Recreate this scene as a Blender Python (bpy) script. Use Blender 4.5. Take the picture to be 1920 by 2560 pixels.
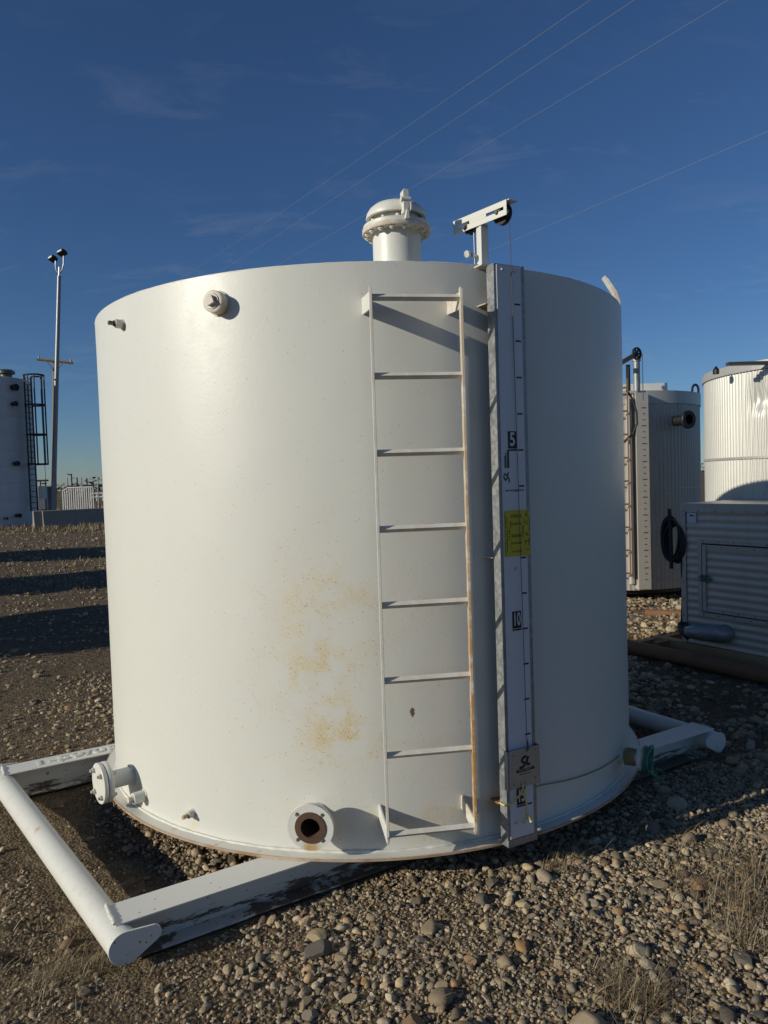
import bpy, bmesh, math, random
import numpy as np
from mathutils import Matrix, Vector
from mathutils import noise as mnoise
random.seed(11); rng = np.random.default_rng(11)
R_ = math.radians
for o in list(bpy.data.objects): bpy.data.objects.remove(o)
sc = bpy.context.scene
COL = sc.collection

# ------------------------------------------------------------------ camera
W, H = 1920.0, 2560.0                       # pixel frame of the photograph
CF, CD, CZ, CYAW, CPIT, CROL = 1864.98, 4.62342, 1.58035, 0.0232478, -0.0423732, -0.0321260
fw = Vector((math.sin(CYAW)*math.cos(CPIT), math.cos(CYAW)*math.cos(CPIT), math.sin(CPIT)))
r0 = Vector((math.cos(CYAW), -math.sin(CYAW), 0)); u0 = r0.cross(fw)
cr = math.cos(CROL)*r0 + math.sin(CROL)*u0
cu = -math.sin(CROL)*r0 + math.cos(CROL)*u0
CO = Vector((0, -CD, CZ))
cam = bpy.data.cameras.new('camera'); cam.sensor_fit = 'VERTICAL'; cam.sensor_height = 36.0
cam.lens = CF/H*36.0; cam.clip_start = 0.05; cam.clip_end = 8000
camo = bpy.data.objects.new('camera', cam); COL.objects.link(camo)
camo.matrix_world = Matrix(((cr.x, cu.x, -fw.x, CO.x), (cr.y, cu.y, -fw.y, CO.y), (cr.z, cu.z, -fw.z, CO.z), (0, 0, 0, 1)))
sc.camera = camo
def ray(px, py): return ((px-W/2)/CF)*cr - ((py-H/2)/CF)*cu + fw
def at_z(px, py, z): d = ray(px, py); return CO + d*((z-CO.z)/d.z)
def at_y(px, py, y): d = ray(px, py); return CO + d*((y-CO.y)/d.y)
def cyl_hit(px, py, cx, cy, r):
    d = ray(px, py); ox, oy = CO.x-cx, CO.y-cy
    a = d.x*d.x+d.y*d.y; b = ox*d.x+oy*d.y; c = ox*ox+oy*oy-r*r
    t = (-b-math.sqrt(max(b*b-a*c, 0)))/a
    p = CO+d*t
    return p, math.degrees(math.atan2(p.x-cx, -(p.y-cy)))

# ------------------------------------------------------------------ sky, sun, exposure
SUN_AZ, SUN_EL = 65.0, 19.3                 # degrees left of the line tank -> camera, and up
wd = bpy.data.worlds.new('World'); sc.world = wd; wd.use_nodes = True
nt = wd.node_tree; nt.nodes.clear()
wout = nt.nodes.new('ShaderNodeOutputWorld'); bg = nt.nodes.new('ShaderNodeBackground')
sky = nt.nodes.new('ShaderNodeTexSky'); sky.sky_type = 'NISHITA'; sky.sun_disc = False
sky.sun_elevation = R_(SUN_EL); sky.sun_rotation = R_(180+SUN_AZ)
sky.altitude = 600; sky.air_density = 1.0; sky.dust_density = 0.2; sky.ozone_density = 6.5
hsv = nt.nodes.new('ShaderNodeHueSaturation'); hsv.inputs['Hue'].default_value = 0.503; hsv.inputs['Saturation'].default_value = 1.02; hsv.inputs['Value'].default_value = 1.0
nt.links.new(sky.outputs[0], hsv.inputs['Color'])
tcw = nt.nodes.new('ShaderNodeTexCoord'); sep = nt.nodes.new('ShaderNodeSeparateXYZ')
nt.links.new(tcw.outputs['Generated'], sep.inputs[0])
def wm(op, a, b=None, clamp=False):
    n = nt.nodes.new('ShaderNodeMath'); n.operation = op; n.use_clamp = clamp
    for i, v in enumerate((a, b)):
        if v is None: continue
        if isinstance(v, (int, float)): n.inputs[i].default_value = v
        else: nt.links.new(v, n.inputs[i])
    return n.outputs[0]
zc = wm('MAXIMUM', sep.outputs[2], 0.04); 
cx_ = wm('DIVIDE', sep.outputs[0], wm('ADD', zc, 0.12)); cy_ = wm('DIVIDE', sep.outputs[1], wm('ADD', zc, 0.12))
comb = nt.nodes.new('ShaderNodeCombineXYZ'); nt.links.new(wm('MULTIPLY', cx_, 0.8), comb.inputs[0]); nt.links.new(wm('MULTIPLY', cy_, 1.5), comb.inputs[1])
def wnoise(scale, detail, rough, dist=0.0):
    n = nt.nodes.new('ShaderNodeTexNoise'); n.inputs['Scale'].default_value = scale; n.inputs['Detail'].default_value = detail
    n.inputs['Roughness'].default_value = rough; n.inputs['Distortion'].default_value = dist
    nt.links.new(comb.outputs[0], n.inputs['Vector']); return n.outputs['Fac']
wisp = wm('MULTIPLY', wm('SUBTRACT', wnoise(4.2, 7, .62, .6), .53, True), 3.2, True)
patch = wm('MULTIPLY', wm('SUBTRACT', wnoise(1.1, 3, .5), .38, True), 3.6, True)
cl = wm('MULTIPLY', wm('MULTIPLY', wisp, patch), .26, True)
mixc = nt.nodes.new('ShaderNodeMix'); mixc.data_type = 'RGBA'
nt.links.new(cl, mixc.inputs[0]); nt.links.new(hsv.outputs[0], mixc.inputs[6]); mixc.inputs[7].default_value = (5.2, 5.6, 6.3, 1)
nt.links.new(mixc.outputs[2], bg.inputs['Color']); bg.inputs['Strength'].default_value = 0.069
nt.links.new(bg.outputs[0], wout.inputs[0])
sl = bpy.data.lights.new('sun', 'SUN'); sl.energy = 3.75; sl.angle = R_(0.53); sl.color = (1.0, 0.94, 0.80)
so = bpy.data.objects.new('sun', sl); COL.objects.link(so); so.location = (-20, -10, 12)
to_sun = Vector((-math.sin(R_(SUN_AZ))*math.cos(R_(SUN_EL)), -math.cos(R_(SUN_AZ))*math.cos(R_(SUN_EL)), math.sin(R_(SUN_EL))))
so.rotation_euler = to_sun.to_track_quat('Z', 'Y').to_euler()
vs = sc.view_settings; vs.view_transform = 'Standard'; vs.look = 'None'; vs.exposure = 0.0; vs.gamma = 1.0; vs.use_curve_mapping = False

# ------------------------------------------------------------------ materials
class NB:
    """tiny node-tree writer"""
    def __init__(s, name):
        s.m = bpy.data.materials.new(name); s.m.use_nodes = True; s.t = s.m.node_tree
        s.p = s.t.nodes['Principled BSDF']; s.tc = s.t.nodes.new('ShaderNodeTexCoord'); s.co = s.tc.outputs['Object']
    def n(s, ty, **kw):
        x = s.t.nodes.new(ty)
        for k, v in kw.items(): setattr(x, k, v)
        return x
    def put(s, sock, v):
        if isinstance(v, (int, float)): sock.default_value = v
        elif isinstance(v, (tuple, list)): sock.default_value = tuple(v)+((1,) if len(v) == 3 and len(sock.default_value) == 4 else ())
        else: s.t.links.new(v, sock)
    def math(s, op, a, b=0.0, clamp=False):
        x = s.n('ShaderNodeMath', operation=op, use_clamp=clamp); s.put(x.inputs[0], a); s.put(x.inputs[1], b); return x.outputs[0]
    def vmath(s, op, a, b):
        x = s.n('ShaderNodeVectorMath', operation=op); s.put(x.inputs[0], a); s.put(x.inputs[1], b); return x
    def noise(s, scale, detail=4, rough=.55, vec=None, dist=0):
        x = s.n('ShaderNodeTexNoise'); s.put(x.inputs['Vector'], vec or s.co); x.inputs['Scale'].default_value = scale
        x.inputs['Detail'].default_value = detail; x.inputs['Roughness'].default_value = rough; x.inputs['Distortion'].default_value = dist
        return x.outputs['Fac']
    def voro(s, scale, vec=None, feature='F1'):
        x = s.n('ShaderNodeTexVoronoi', feature=feature); s.put(x.inputs['Vector'], vec or s.co); x.inputs['Scale'].default_value = scale
        return x
    def mix(s, f, a, b):
        x = s.n('ShaderNodeMix', data_type='RGBA'); s.put(x.inputs[0], f); s.put(x.inputs[6], a); s.put(x.inputs[7], b); return x.outputs[2]
    def ramp(s, f, stops):
        x = s.n('ShaderNodeValToRGB'); s.put(x.inputs[0], f); e = x.color_ramp.elements
        while len(e) < len(stops): e.new(0.5)
        for k, (p, c) in enumerate(stops): e[k].position = p; e[k].color = (c[0], c[1], c[2], 1) if not isinstance(c, (int, float)) else (c, c, c, 1)
        return x.outputs[0]
    def step(s, f, lo, hi):
        x = s.n('ShaderNodeMapRange'); x.interpolation_type = 'SMOOTHSTEP'; s.put(x.inputs[0], f); x.inputs[1].default_value = lo; x.inputs[2].default_value = hi
        return x.outputs[0]
    def bump(s, h, st, dist=.005):
        x = s.n('ShaderNodeBump'); x.inputs['Strength'].default_value = st; x.inputs['Distance'].default_value = dist; s.put(x.inputs['Height'], h)
        s.put(s.p.inputs['Normal'], x.outputs[0])
    def stretch(s, v): return s.vmath('MULTIPLY', s.co, v).outputs[0]
    def done(s, col, rough, metal=0.0, spec=.5):
        s.put(s.p.inputs['Base Color'], col); s.put(s.p.inputs['Roughness'], rough); s.put(s.p.inputs['Metallic'], metal)
        s.p.inputs['Specular IOR Level'].default_value = spec
        return s.m

def m_plain(name, col, rough=.5, metal=0.0, var=.12, scale=6, bump=.1, bscale=120):
    b = NB(name); f = b.noise(scale, 5, .6)
    c = b.mix(b.math('MULTIPLY', f, 1.0), tuple(x*(1-var) for x in col), tuple(min(1, x*(1+var)) for x in col))
    if bump: b.bump(b.noise(bscale, 3, .6), bump, .002)
    return b.done(c, b.math('ADD', b.math('MULTIPLY', f, .16), rough-.08), metal)

PAINT = (.66, .655, .59)
def m_paint(name, rust=.35, gauss=(), specks=True, dirt=.25, chips=(), sd=0.0):
    """white industrial enamel, specked and stained with rust"""
    b = NB(name)
    big = b.noise(1.3, 4, .55); fine = b.noise(14, 5, .6)
    col = b.mix(b.math('MULTIPLY', big, .5), PAINT, (.615, .605, .555))
    # dirty run-down streaks, grime
    st = b.noise(3.0, 6, .65, b.stretch((6, 6, .45)))
    col = b.mix(b.math('MULTIPLY', b.step(st, .52, .8), dirt*.5), col, (.50, .46, .38))
    mask = None
    for (cx, cy, cz, sx, sy, sz, amp) in gauss:
        d = b.vmath('MULTIPLY', b.vmath('SUBTRACT', b.co, (cx, cy, cz)).outputs[0], (1/sx, 1/sy, 1/sz)).outputs[0]
        g = b.math('MULTIPLY', b.math('EXPONENT', b.math('MULTIPLY', b.vmath('DOT_PRODUCT', d, d).outputs['Value'], -1.0)), amp)
        mask = g if mask is None else b.math('ADD', mask, g)
    if mask is None: mask = b.math('ADD', 0.0, 0.0)
    blot = b.step(b.noise(7, 5, .65), .40, .74)
    mk = b.math('MULTIPLY', mask, blot, True)
    col = b.mix(b.math('MULTIPLY', mk, .48), col, (.64, .46, .13))
    if specks:
        for sc_, thr, rad, cc in ((95, .990, .24, (.36, .23, .11)), (160, .987, .28, (.42, .28, .12)), (38, .990, .07, (.12, .09, .06))):
            v = b.voro(sc_); hs = b.n('ShaderNodeSeparateColor'); b.put(hs.inputs[0], v.outputs['Color'])
            keep = b.math('GREATER_THAN', b.math('ADD', hs.outputs[0], b.math('MULTIPLY', mk, .55)), thr-sd)
            dot = b.math('LESS_THAN', v.outputs['Distance'], rad)
            col = b.mix(b.math('MULTIPLY', b.math('MULTIPLY', keep, dot), .75), col, cc)
    for (cx, cy, cz, sx, sz) in chips:
        d = b.vmath('MULTIPLY', b.vmath('SUBTRACT', b.co, (cx, cy, cz)).outputs[0], (1/sx, 1.0, 1/sz)).outputs[0]
        g = b.math('ADD', b.vmath('LENGTH', d, d).outputs['Value'], b.math('MULTIPLY', b.noise(130, 3, .6), 1.4))
        col = b.mix(b.step(g, 1.45, 1.30), col, (.16, .10, .06))
    # broad rust patches from edges
    rp = b.step(b.noise(5.5, 7, .68), .66-.10*rust, .80-.06*rust)
    col = b.mix(b.math('MULTIPLY', rp, min(1, rust)), col, (.42, .235, .095))
    b.bump(b.math('ADD', b.noise(60, 3, .5), b.math('MULTIPLY', b.noise(3.2, 2, .5), 2.0)), .12, .003)
    return b.done(col, b.math('ADD', b.math('MULTIPLY', fine, .18), .33))

def m_rusty_edge(name, amount=.55, low=False):
    """white paint gone to orange rust along most of its length"""
    b = NB(name); f = b.noise(9, 7, .7); g = b.noise(60, 4, .6)
    sp = b.n('ShaderNodeSeparateXYZ'); b.put(sp.inputs[0], b.co)
    w = b.math('ADD', b.math('MULTIPLY', b.step(sp.outputs[2], 2.2, .5), .5), .5) if low else 1.0
    k = b.math('MULTIPLY', b.math('MULTIPLY', b.step(b.math('ADD', f, b.math('MULTIPLY', g, .3)), .52-.10*amount, .80-.06*amount), amount*1.5, True), w)
    c = b.mix(k, PAINT, b.mix(b.noise(35, 4, .6), (.52, .30, .10), (.33, .17, .07)))
    b.bump(g, .3, .002); return b.done(c, .55)
def m_rust(name, a=(.24, .12, .06), c2=(.40, .19, .08)):
    b = NB(name); f = b.noise(7, 7, .7); g = b.noise(70, 4, .6)
    b.bump(g, .4, .003); return b.done(b.mix(b.math('ADD', b.math('MULTIPLY', f, .8), b.math('MULTIPLY', g, .25)), a, c2), .8)
def m_beam(name):
    """white painted beam: scuffed, dirt splashed and scraped to brown along its foot"""
    b = NB(name); sp = b.n('ShaderNodeSeparateXYZ'); b.put(sp.inputs[0], b.co)
    low = b.step(sp.outputs[2], -.075, -.150)
    scr = b.noise(3.4, 9, .74, b.stretch((1, 1, 7)))
    k = b.math('MULTIPLY', b.step(sp.outputs[2], -.070, -.100), b.step(b.math('ADD', scr, b.math('MULTIPLY', low, .10)), .555, .585), True)
    c = b.mix(b.math('MULTIPLY', b.noise(2, 4, .6), .5), PAINT, (.70, .68, .64))
    c = b.mix(b.math('MULTIPLY', b.math('MULTIPLY', low, b.noise(9, 5, .6)), .6), c, (.34, .28, .20))
    c = b.mix(b.math('MULTIPLY', k, .92), c, (.085, .052, .030))
    for sc_, thr in ((55, .93), (24, .965)):
        v = b.voro(sc_); hs = b.n('ShaderNodeSeparateColor'); b.put(hs.inputs[0], v.outputs['Color'])
        c = b.mix(b.math('MULTIPLY', b.math('MULTIPLY', b.math('GREATER_THAN', hs.outputs[0], thr), b.math('LESS_THAN', v.outputs['Distance'], .22)), .8), c, (.22, .13, .07))
    b.bump(b.noise(50, 4, .6), .2, .003); return b.done(c, .45)
def m_galv(name, lo=(.30, .31, .32), hi=(.50, .51, .51), scale=55):
    b = NB(name); v = b.voro(scale); hs = b.n('ShaderNodeSeparateColor'); b.put(hs.inputs[0], v.outputs['Color'])
    f = b.math('ADD', b.math('MULTIPLY', hs.outputs[0], .6), b.math('MULTIPLY', b.noise(9, 5, .6), .4))
    return b.done(b.mix(f, lo, hi), b.math('ADD', b.math('MULTIPLY', f, .2), .38), .55)
def m_alu(name, col=(.60, .59, .55), metal=.35, rough=.45, streak=.5, warm=None):
    b = NB(name); st = b.noise(2.2, 6, .65, b.stretch((7, 7, .5)))
    c = b.mix(b.math('MULTIPLY', b.step(st, .4, .8), streak), col, tuple(x*.62 for x in col))
    c = b.mix(b.math('MULTIPLY', b.noise(3, 5, .6), .25), c, warm or (.45, .40, .30))
    b.bump(b.noise(4, 3, .5), .15, .01)
    return b.done(c, b.math('ADD', b.math('MULTIPLY', b.noise(9, 4, .6), .2), rough-.1), metal)

M = {}
M['shell'] = m_paint('tank_white_enamel', rust=.0, dirt=.16, chips=[(.165, -1.515, .60, .014, .030)], gauss=[(-.19, -1.51, 1.10, .19, .3, .16, .75), (-.20, -1.51, .76, .17, .3, .13, 1.25),
      (-.14, -1.51, .52, .17, .3, .10, 1.4), (-.06, -1.52, .47, .05, .3, .07, 1.5), (.28, -1.5, .10, .30, .3, .10, 1.0), (-.835, -1.275, .065, .03, .1, .04, 1.6), (-1.12, -1.03, .05, .04, .1, .04, 1.2), (.345, -1.485, .175, .05, .1, .035, 2.0), (.50, -1.44, .14, .07, .1, .06, 1.8), (1.25, -.87, .06, .06, .2, .05, 1.5), (-.2, -1.51, .85, .45, .4, .55, .35)])
M['white'] = m_paint('white_enamel', rust=.12, dirt=.2)
M['clean'] = m_paint('white_enamel_clean', rust=.0, dirt=.1)
M['flange'] = m_paint('flange_enamel', rust=.0, dirt=.1, gauss=[(-.27, -1.65, .085, .05, .2, .03, 3.0)])
b = NB('base_flange_enamel'); rad = b.vmath('LENGTH', b.vmath('MULTIPLY', b.co, (1, 1, 0)).outputs[0], (0, 0, 0)).outputs['Value']
ed = b.math('MULTIPLY', b.step(rad, 1.576, 1.5865), b.math('ADD', b.math('MULTIPLY', b.noise(10, 5, .65), 1.3), .1), True)
c = b.mix(b.math('MULTIPLY', b.noise(2.5, 5, .6), .6), PAINT, (.62, .59, .52)); c = b.mix(b.math('MULTIPLY', b.step(b.noise(7, 6, .7), .55, .75), .5), c, (.40, .34, .25))
c = b.mix(b.math('MULTIPLY', b.step(b.noise(11, 7, .7), .60, .72), .7), c, (.42, .25, .10))
b.bump(b.noise(60, 4, .6), .2, .003); M['chime'] = b.done(b.mix(ed, c, (.36, .19, .075)), .55)
M['rail'] = m_rusty_edge('rust_bleeding_enamel', .78, True)
M['rail_lite'] = m_rusty_edge('lightly_rusted_enamel', .16)
M['bolt_rust'] = m_rusty_edge('rusted_white_bolt', .35)
M['beam'] = m_beam('scuffed_white_beam')
M['pipe'] = m_paint('skid_pipe_enamel', rust=.75, dirt=.9, sd=.03)
M['rust'] = m_rust('bare_rust')
M['darkrust'] = m_rust('dark_rust', (.05, .03, .022), (.13, .065, .035))
M['runner'] = m_rust('runner_rust', (.13, .065, .035), (.27, .13, .06))
M['galv'] = m_galv('galvanised_steel', (.20, .21, .215), (.40, .41, .40))
M['galv_lite'] = m_galv('bright_galvanised', (.38, .39, .39), (.60, .60, .59), 80)
M['strip'] = m_plain('white_gauge_strip', (.66, .65, .66), .4, 0, .06, 8, .03)
M['black'] = m_plain('black_vinyl_and_shade', (.012, .012, .013), .4, 0, .2)  # print and fittings; also stands in for shade in hollows and gaps
M['yellow'] = m_plain('yellow_decal', (.56, .47, .02), .45, 0, .08)
M['plate'] = m_plain('brushed_plate', (.42, .40, .34), .42, .45, .10, 20)
M['blackmetal'] = m_plain('black_steel', (.02, .02, .022), .45, .2, .3)
M['boltdark'] = m_plain('dark_zinc', (.11, .105, .09), .4, .6, .3)
M['cable'] = m_plain('steel_cable', (.10, .10, .10), .4, .5, .1)
M['rope'] = m_plain('yellow_rope', (.62, .50, .20), .8, 0, .25, 60, .4, 400)
M['rope_old'] = m_plain('dull_rope', (.30, .24, .10), .85, 0, .3, 60, .4, 400)
M['green'] = m_plain('green_tape', (.035, .16, .105), .35, 0, .35, 30)
M['alu'] = m_alu('corrugated_aluminium', (.60, .59, .54), .25, .42, .25)
M['alu_grey'] = m_alu('weathered_cladding', (.50, .475, .43), .3, .5, .55, (.30, .25, .17))
M['alu_box'] = m_alu('box_cladding', (.56, .53, .47), .35, .45, .35)
M['trim'] = m_alu('trim_flashing', (.50, .49, .46), .35, .45, .3)
M['hose'] = m_plain('black_rubber', (.014, .014, .015), .55, 0, .3)
M['timber'] = m_plain('weathered_timber', (.36, .24, .12), .8, 0, .3, 14, .4)
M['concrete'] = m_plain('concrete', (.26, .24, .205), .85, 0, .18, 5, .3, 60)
M['farwhite'] = m_alu('far_tank_paint', (.58, .59, .59), .05, .5, .45, (.45, .45, .45))
M['pole'] = m_galv('pole_galvanised', (.22, .225, .23), (.33, .33, .33), 12)
M['wood'] = m_plain('pole_wood', (.22, .17, .12), .85, 0, .3, 3, .4, 30)
M['lens'] = m_plain('lamp_lens', (.75, .75, .70), .15, 0, .05)
M['panelwhite'] = m_plain('white_rail_paint', (.66, .66, .64), .5, 0, .15)
M['shed'] = m_plain('dark_blue_cladding', (.07, .085, .11), .6, 0, .2)
M['wire'] = m_plain('aluminium_conductor', (.32, .32, .33), .4, .3, .05, 4, 0)

# ------------------------------------------------------------------ mesh helpers
I4 = Matrix.Identity(4)
T = Matrix.Translation
def RZ(a): return Matrix.Rotation(a, 4, 'Z')
def RX(a): return Matrix.Rotation(a, 4, 'X')
def RY(a): return Matrix.Rotation(a, 4, 'Y')
class MB:
    def __init__(s): s.v = []; s.f = []
    def add(s, vs, fs, m=None):
        k = len(s.v); s.v += [tuple(m @ Vector(v)) if m is not None else tuple(v) for v in vs]; s.f += [tuple(i+k for i in f) for f in fs]; return s
    def box(s, x0, x1, y0, y1, z0, z1, m=None):
        return s.add([(x0, y0, z0), (x1, y0, z0), (x1, y1, z0), (x0, y1, z0), (x0, y0, z1), (x1, y0, z1), (x1, y1, z1), (x0, y1, z1)],
                     [(3, 2, 1, 0), (4, 5, 6, 7), (0, 1, 5, 4), (1, 2, 6, 5), (2, 3, 7, 6), (3, 0, 4, 7)], m)
    def lathe(s, prof, n=48, m=None, cap0=False, cap1=False):
        vs = [(r*math.cos(2*math.pi*k/n), r*math.sin(2*math.pi*k/n), z) for r, z in prof for k in range(n)]
        fs = [(j*n+k, j*n+(k+1) % n, (j+1)*n+(k+1) % n, (j+1)*n+k) for j in range(len(prof)-1) for k in range(n)]
        if cap0: fs.append(tuple(range(n-1, -1, -1)))
        if cap1: fs.append(tuple((len(prof)-1)*n+k for k in range(n)))
        return s.add(vs, fs, m)
    def cyl(s, r, z0, z1, n=24, m=None, r1=None): return s.lathe([(r, z0), (r if r1 is None else r1, z1)], n, m, True, True)
    def prism(s, poly, y0, y1, m=None):
        """polygon in xz (counter-clockwise seen from -y), extruded y0..y1"""
        n = len(poly); vs = [(x, y0, z) for x, z in poly]+[(x, y1, z) for x, z in poly]
        fs = [tuple(range(n)), tuple(range(2*n-1, n-1, -1))]+[(i, i+n, (i+1) % n+n, (i+1) % n) for i in range(n)]
        return s.add(vs, fs, m)
    def tube(s, pts, r, n=8, closed=False, m=None):
        P = [Vector(p) for p in pts]; N = len(P); rr = r if isinstance(r, (list, tuple)) else [r]*N
        up = None; vs = []
        for i, p in enumerate(P):
            a = P[(i-1) % N] if (closed or i > 0) else p; c = P[(i+1) % N] if (closed or i < N-1) else p
            t = (c-a).normalized()
            if up is None: up = Vector((0, 0, 1)) if abs(t.z) < .9 else Vector((1, 0, 0))
            x = up.cross(t).normalized(); y = t.cross(x); up = y
            for k in range(n):
                q = 2*math.pi*k/n; vs.append(p+rr[i]*(math.cos(q)*x+math.sin(q)*y))
        fs = [(i*n+k, i*n+(k+1) % n, ((i+1) % N)*n+(k+1) % n, ((i+1) % N)*n+k) for i in range(N if closed else N-1) for k in range(n)]
        if not closed: fs += [tuple(range(n-1, -1, -1)), tuple((N-1)*n+k for k in range(n))]
        return s.add(vs, fs, m)
    def mesh(s, name, mat=None, ang=35):
        me = bpy.data.meshes.new(name); me.from_pydata(s.v, [], s.f); me.validate(); 
        bm = bmesh.new(); bm.from_mesh(me); bmesh.ops.recalc_face_normals(bm, faces=bm.faces); bm.to_mesh(me); bm.free()
        me.shade_smooth(); me.set_sharp_from_angle(angle=R_(ang))
        if mat: me.materials.append(M[mat])
        return me
    def build(s, name, mat, parent=None, m=None, bevel=0, ang=35):
        return put(name, s.mesh(name, mat, ang), parent, m, bevel)
def put(name, me, parent=None, m=None, bevel=0):
    o = bpy.data.objects.new(name, me); COL.objects.link(o)
    if parent: o.parent = parent
    if m is not None: o.matrix_local = m
    if bevel:
        b = o.modifiers.new('bevel', 'BEVEL'); b.width = bevel; b.segments = 2; b.limit_method = 'ANGLE'; b.angle_limit = R_(40)
    return o
def tag(o, label=None, cat=None, group=None, kind=None):
    if label: o['label'] = label
    if cat: o['category'] = cat
    if group: o['group'] = group
    if kind: o['kind'] = kind
    return o
def thing(name, label, cat, m=None, group=None):
    o = bpy.data.objects.new(name, None); COL.objects.link(o); o.empty_display_size = .2
    if m is not None: o.matrix_local = m
    return tag(o, label, cat, group)
def text_mesh(body, size, mat, bold=0.0, sx=1.0, depth=0.0):
    cu_ = bpy.data.curves.new('t', 'FONT'); cu_.body = body; cu_.size = size; cu_.align_x = 'CENTER'; cu_.align_y = 'CENTER'; cu_.offset = bold; cu_.extrude = depth
    cu_.resolution_u = 3
    o = bpy.data.objects.new('t', cu_); COL.objects.link(o); bpy.context.view_layer.update()
    me = bpy.data.meshes.new_from_object(o.evaluated_get(bpy.context.evaluated_depsgraph_get()))
    bpy.data.objects.remove(o); me.transform(Matrix.Diagonal((sx, 1, 1, 1))@I4); me.materials.clear(); me.materials.append(M[mat]); return me
def hexnut(r, h):
    b = MB(); b.cyl(r, 0, h, 6); b.cyl(r*.52, h, h*1.55, 10); return b
def ribbon(path, w, y0, y1, m=None):
    """a flat bold stroke along a path in xz"""
    P = [Vector((x, z)) for x, z in path]; L_ = []; Rr = []
    for i, p in enumerate(P):
        t = (P[min(i+1, len(P)-1)]-P[max(i-1, 0)]).normalized(); nn_ = Vector((-t.y, t.x)); L_.append(p+nn_*w/2); Rr.append(p-nn_*w/2)
    b = MB(); k = len(P)
    for i in range(k-1): b.prism([tuple(Rr[i]), tuple(Rr[i+1]), tuple(L_[i+1]), tuple(L_[i])], y0, y1, m)
    return b
S_PATH = [(-.030, -.022), (-.012, -.020), (-.003, -.014), (-.001, -.006), (-.010, .000), (-.017, .006), (-.014, .015), (-.004, .021), (.008, .023)]
L_PATH = [(.018, .021), (.010, .004), (.008, -.008), (.013, -.014), (.026, -.012)]
def FR(phi, r, z=0.0, cx=0.0, cy=0.0):
    """frame on a tank wall: x right, y into the tank, z up; phi in degrees, 0 faces the camera"""
    a = R_(phi); return T((cx+r*math.sin(a), cy-r*math.cos(a), z)) @ RZ(a)

# ------------------------------------------------------------------ the setting: ground
GZ = -0.158
def _hash(i, j, s):
    h = (i.astype(np.int64)*374761393+j.astype(np.int64)*668265263+s*974634777) & 0x7fffffff
    h = ((h ^ (h >> 13))*1274126177) & 0x7fffffff
    return ((h ^ (h >> 16)) & 0xffff)/65535.0
def vn(x, y, sc_, s):
    x = np.asarray(x)*sc_; y = np.asarray(y)*sc_; i = np.floor(x); j = np.floor(y); u = x-i; v = y-j; u = u*u*(3-2*u); v = v*v*(3-2*v)
    i = i.astype(np.int64); j = j.astype(np.int64)
    return (_hash(i, j, s)*(1-u)+_hash(i+1, j, s)*u)*(1-v)+(_hash(i, j+1, s)*(1-u)+_hash(i+1, j+1, s)*u)*v-.5
def sstep(a, b, x): t = np.clip((x-a)/(b-a), 0, 1); return t*t*(3-2*t)
PITS = [(-1.37, -1.60, .10, .045, .03), (-1.36, -1.83, .085, .03, .03), (-1.43, -2.02, .10, .05, .025)]
def gz(x, y):
    x = np.asarray(x, float); y = np.asarray(y, float)
    d = np.hypot(x, y+4.6)
    z = GZ+.010*vn(x, y, 2.3, 1)+.008*vn(x, y, 6, 2)+.006*vn(x, y, 17, 3)+.004*vn(x, y, 41, 4)
    far = sstep(5.5, 10, d); z = z+far*(.05*vn(x, y, .55, 5)+.045*vn(x, y, 1.3, 6)+.03*vn(x, y, 3.1, 7))*(1-sstep(60, 120, d))
    # a bank of loose gravel pushed up on the camera side, right of the skid
    z = z+.02*sstep(-.2, .8, x)*sstep(-.9, -1.9, y)
    for (px, py, rx, ry, dp) in PITS:
        q = ((x-px)/rx)**2+((y-py)/ry)**2; z = z-dp*np.exp(-q)+.45*dp*np.exp(-(np.sqrt(q)-1.7)**2*3)
    # worn lower under the drag pipe on the left, so daylight passes beneath it
    e_ = .862*x+.507*y; n_ = .507*x-.862*y
    z = z-.050*np.exp(-((e_+1.78+.117*(1.25-n_))/.42)**4)*sstep(1.25, .95, n_)*sstep(-.9, -.3, n_)
    return z
def axis(lo, hi, step, grow, far):
    a = list(np.arange(lo, hi+step/2, step)); s = step; x = hi
    while x < far: s *= grow; x += s; a.append(x)
    s = step; x = lo; pre = []
    while x > -far: s *= grow; x -= s; pre.append(x)
    return np.array(pre[::-1]+a)
gx = axis(-2.6, 3.6, .022, 1.07, 3500); gy = axis(-2.6, 2.4, .022, 1.07, 3500)
X, Y = np.meshgrid(gx, gy); Z = gz(X, Y)
me = bpy.data.meshes.new('ground'); nx, ny = len(gx), len(gy)
ids = np.arange(nx*ny).reshape(ny, nx)
quads = np.stack([ids[:-1, :-1], ids[:-1, 1:], ids[1:, 1:], ids[1:, :-1]], -1).reshape(-1, 4)
def np_mesh(name, verts, faces, mat=None, attr=None, smooth=True):
    me = bpy.data.meshes.new(name); me.vertices.add(len(verts)); me.vertices.foreach_set('co', np.ascontiguousarray(verts, np.float32).ravel())
    k = faces.shape[1]; me.loops.add(faces.size); me.loops.foreach_set('vertex_index', np.ascontiguousarray(faces, np.int32).ravel())
    me.polygons.add(len(faces)); me.polygons.foreach_set('loop_start', np.arange(0, faces.size, k, dtype=np.int32)); me.polygons.foreach_set('loop_total', np.full(len(faces), k, np.int32))
    me.polygons.foreach_set('use_smooth', np.full(len(faces), smooth, bool))
    if attr is not None:
        a = me.attributes.new('rnd', 'FLOAT', 'POINT'); a.data.foreach_set('value', np.ascontiguousarray(attr, np.float32))
    me.update(calc_edges=True)
    if mat: me.materials.append(mat)
    return me
b = NB('dirt')
f1 = b.noise(.6, 5, .6); f2 = b.noise(5, 6, .65); f3 = b.noise(40, 5, .65); f4 = b.voro(60)
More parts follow.
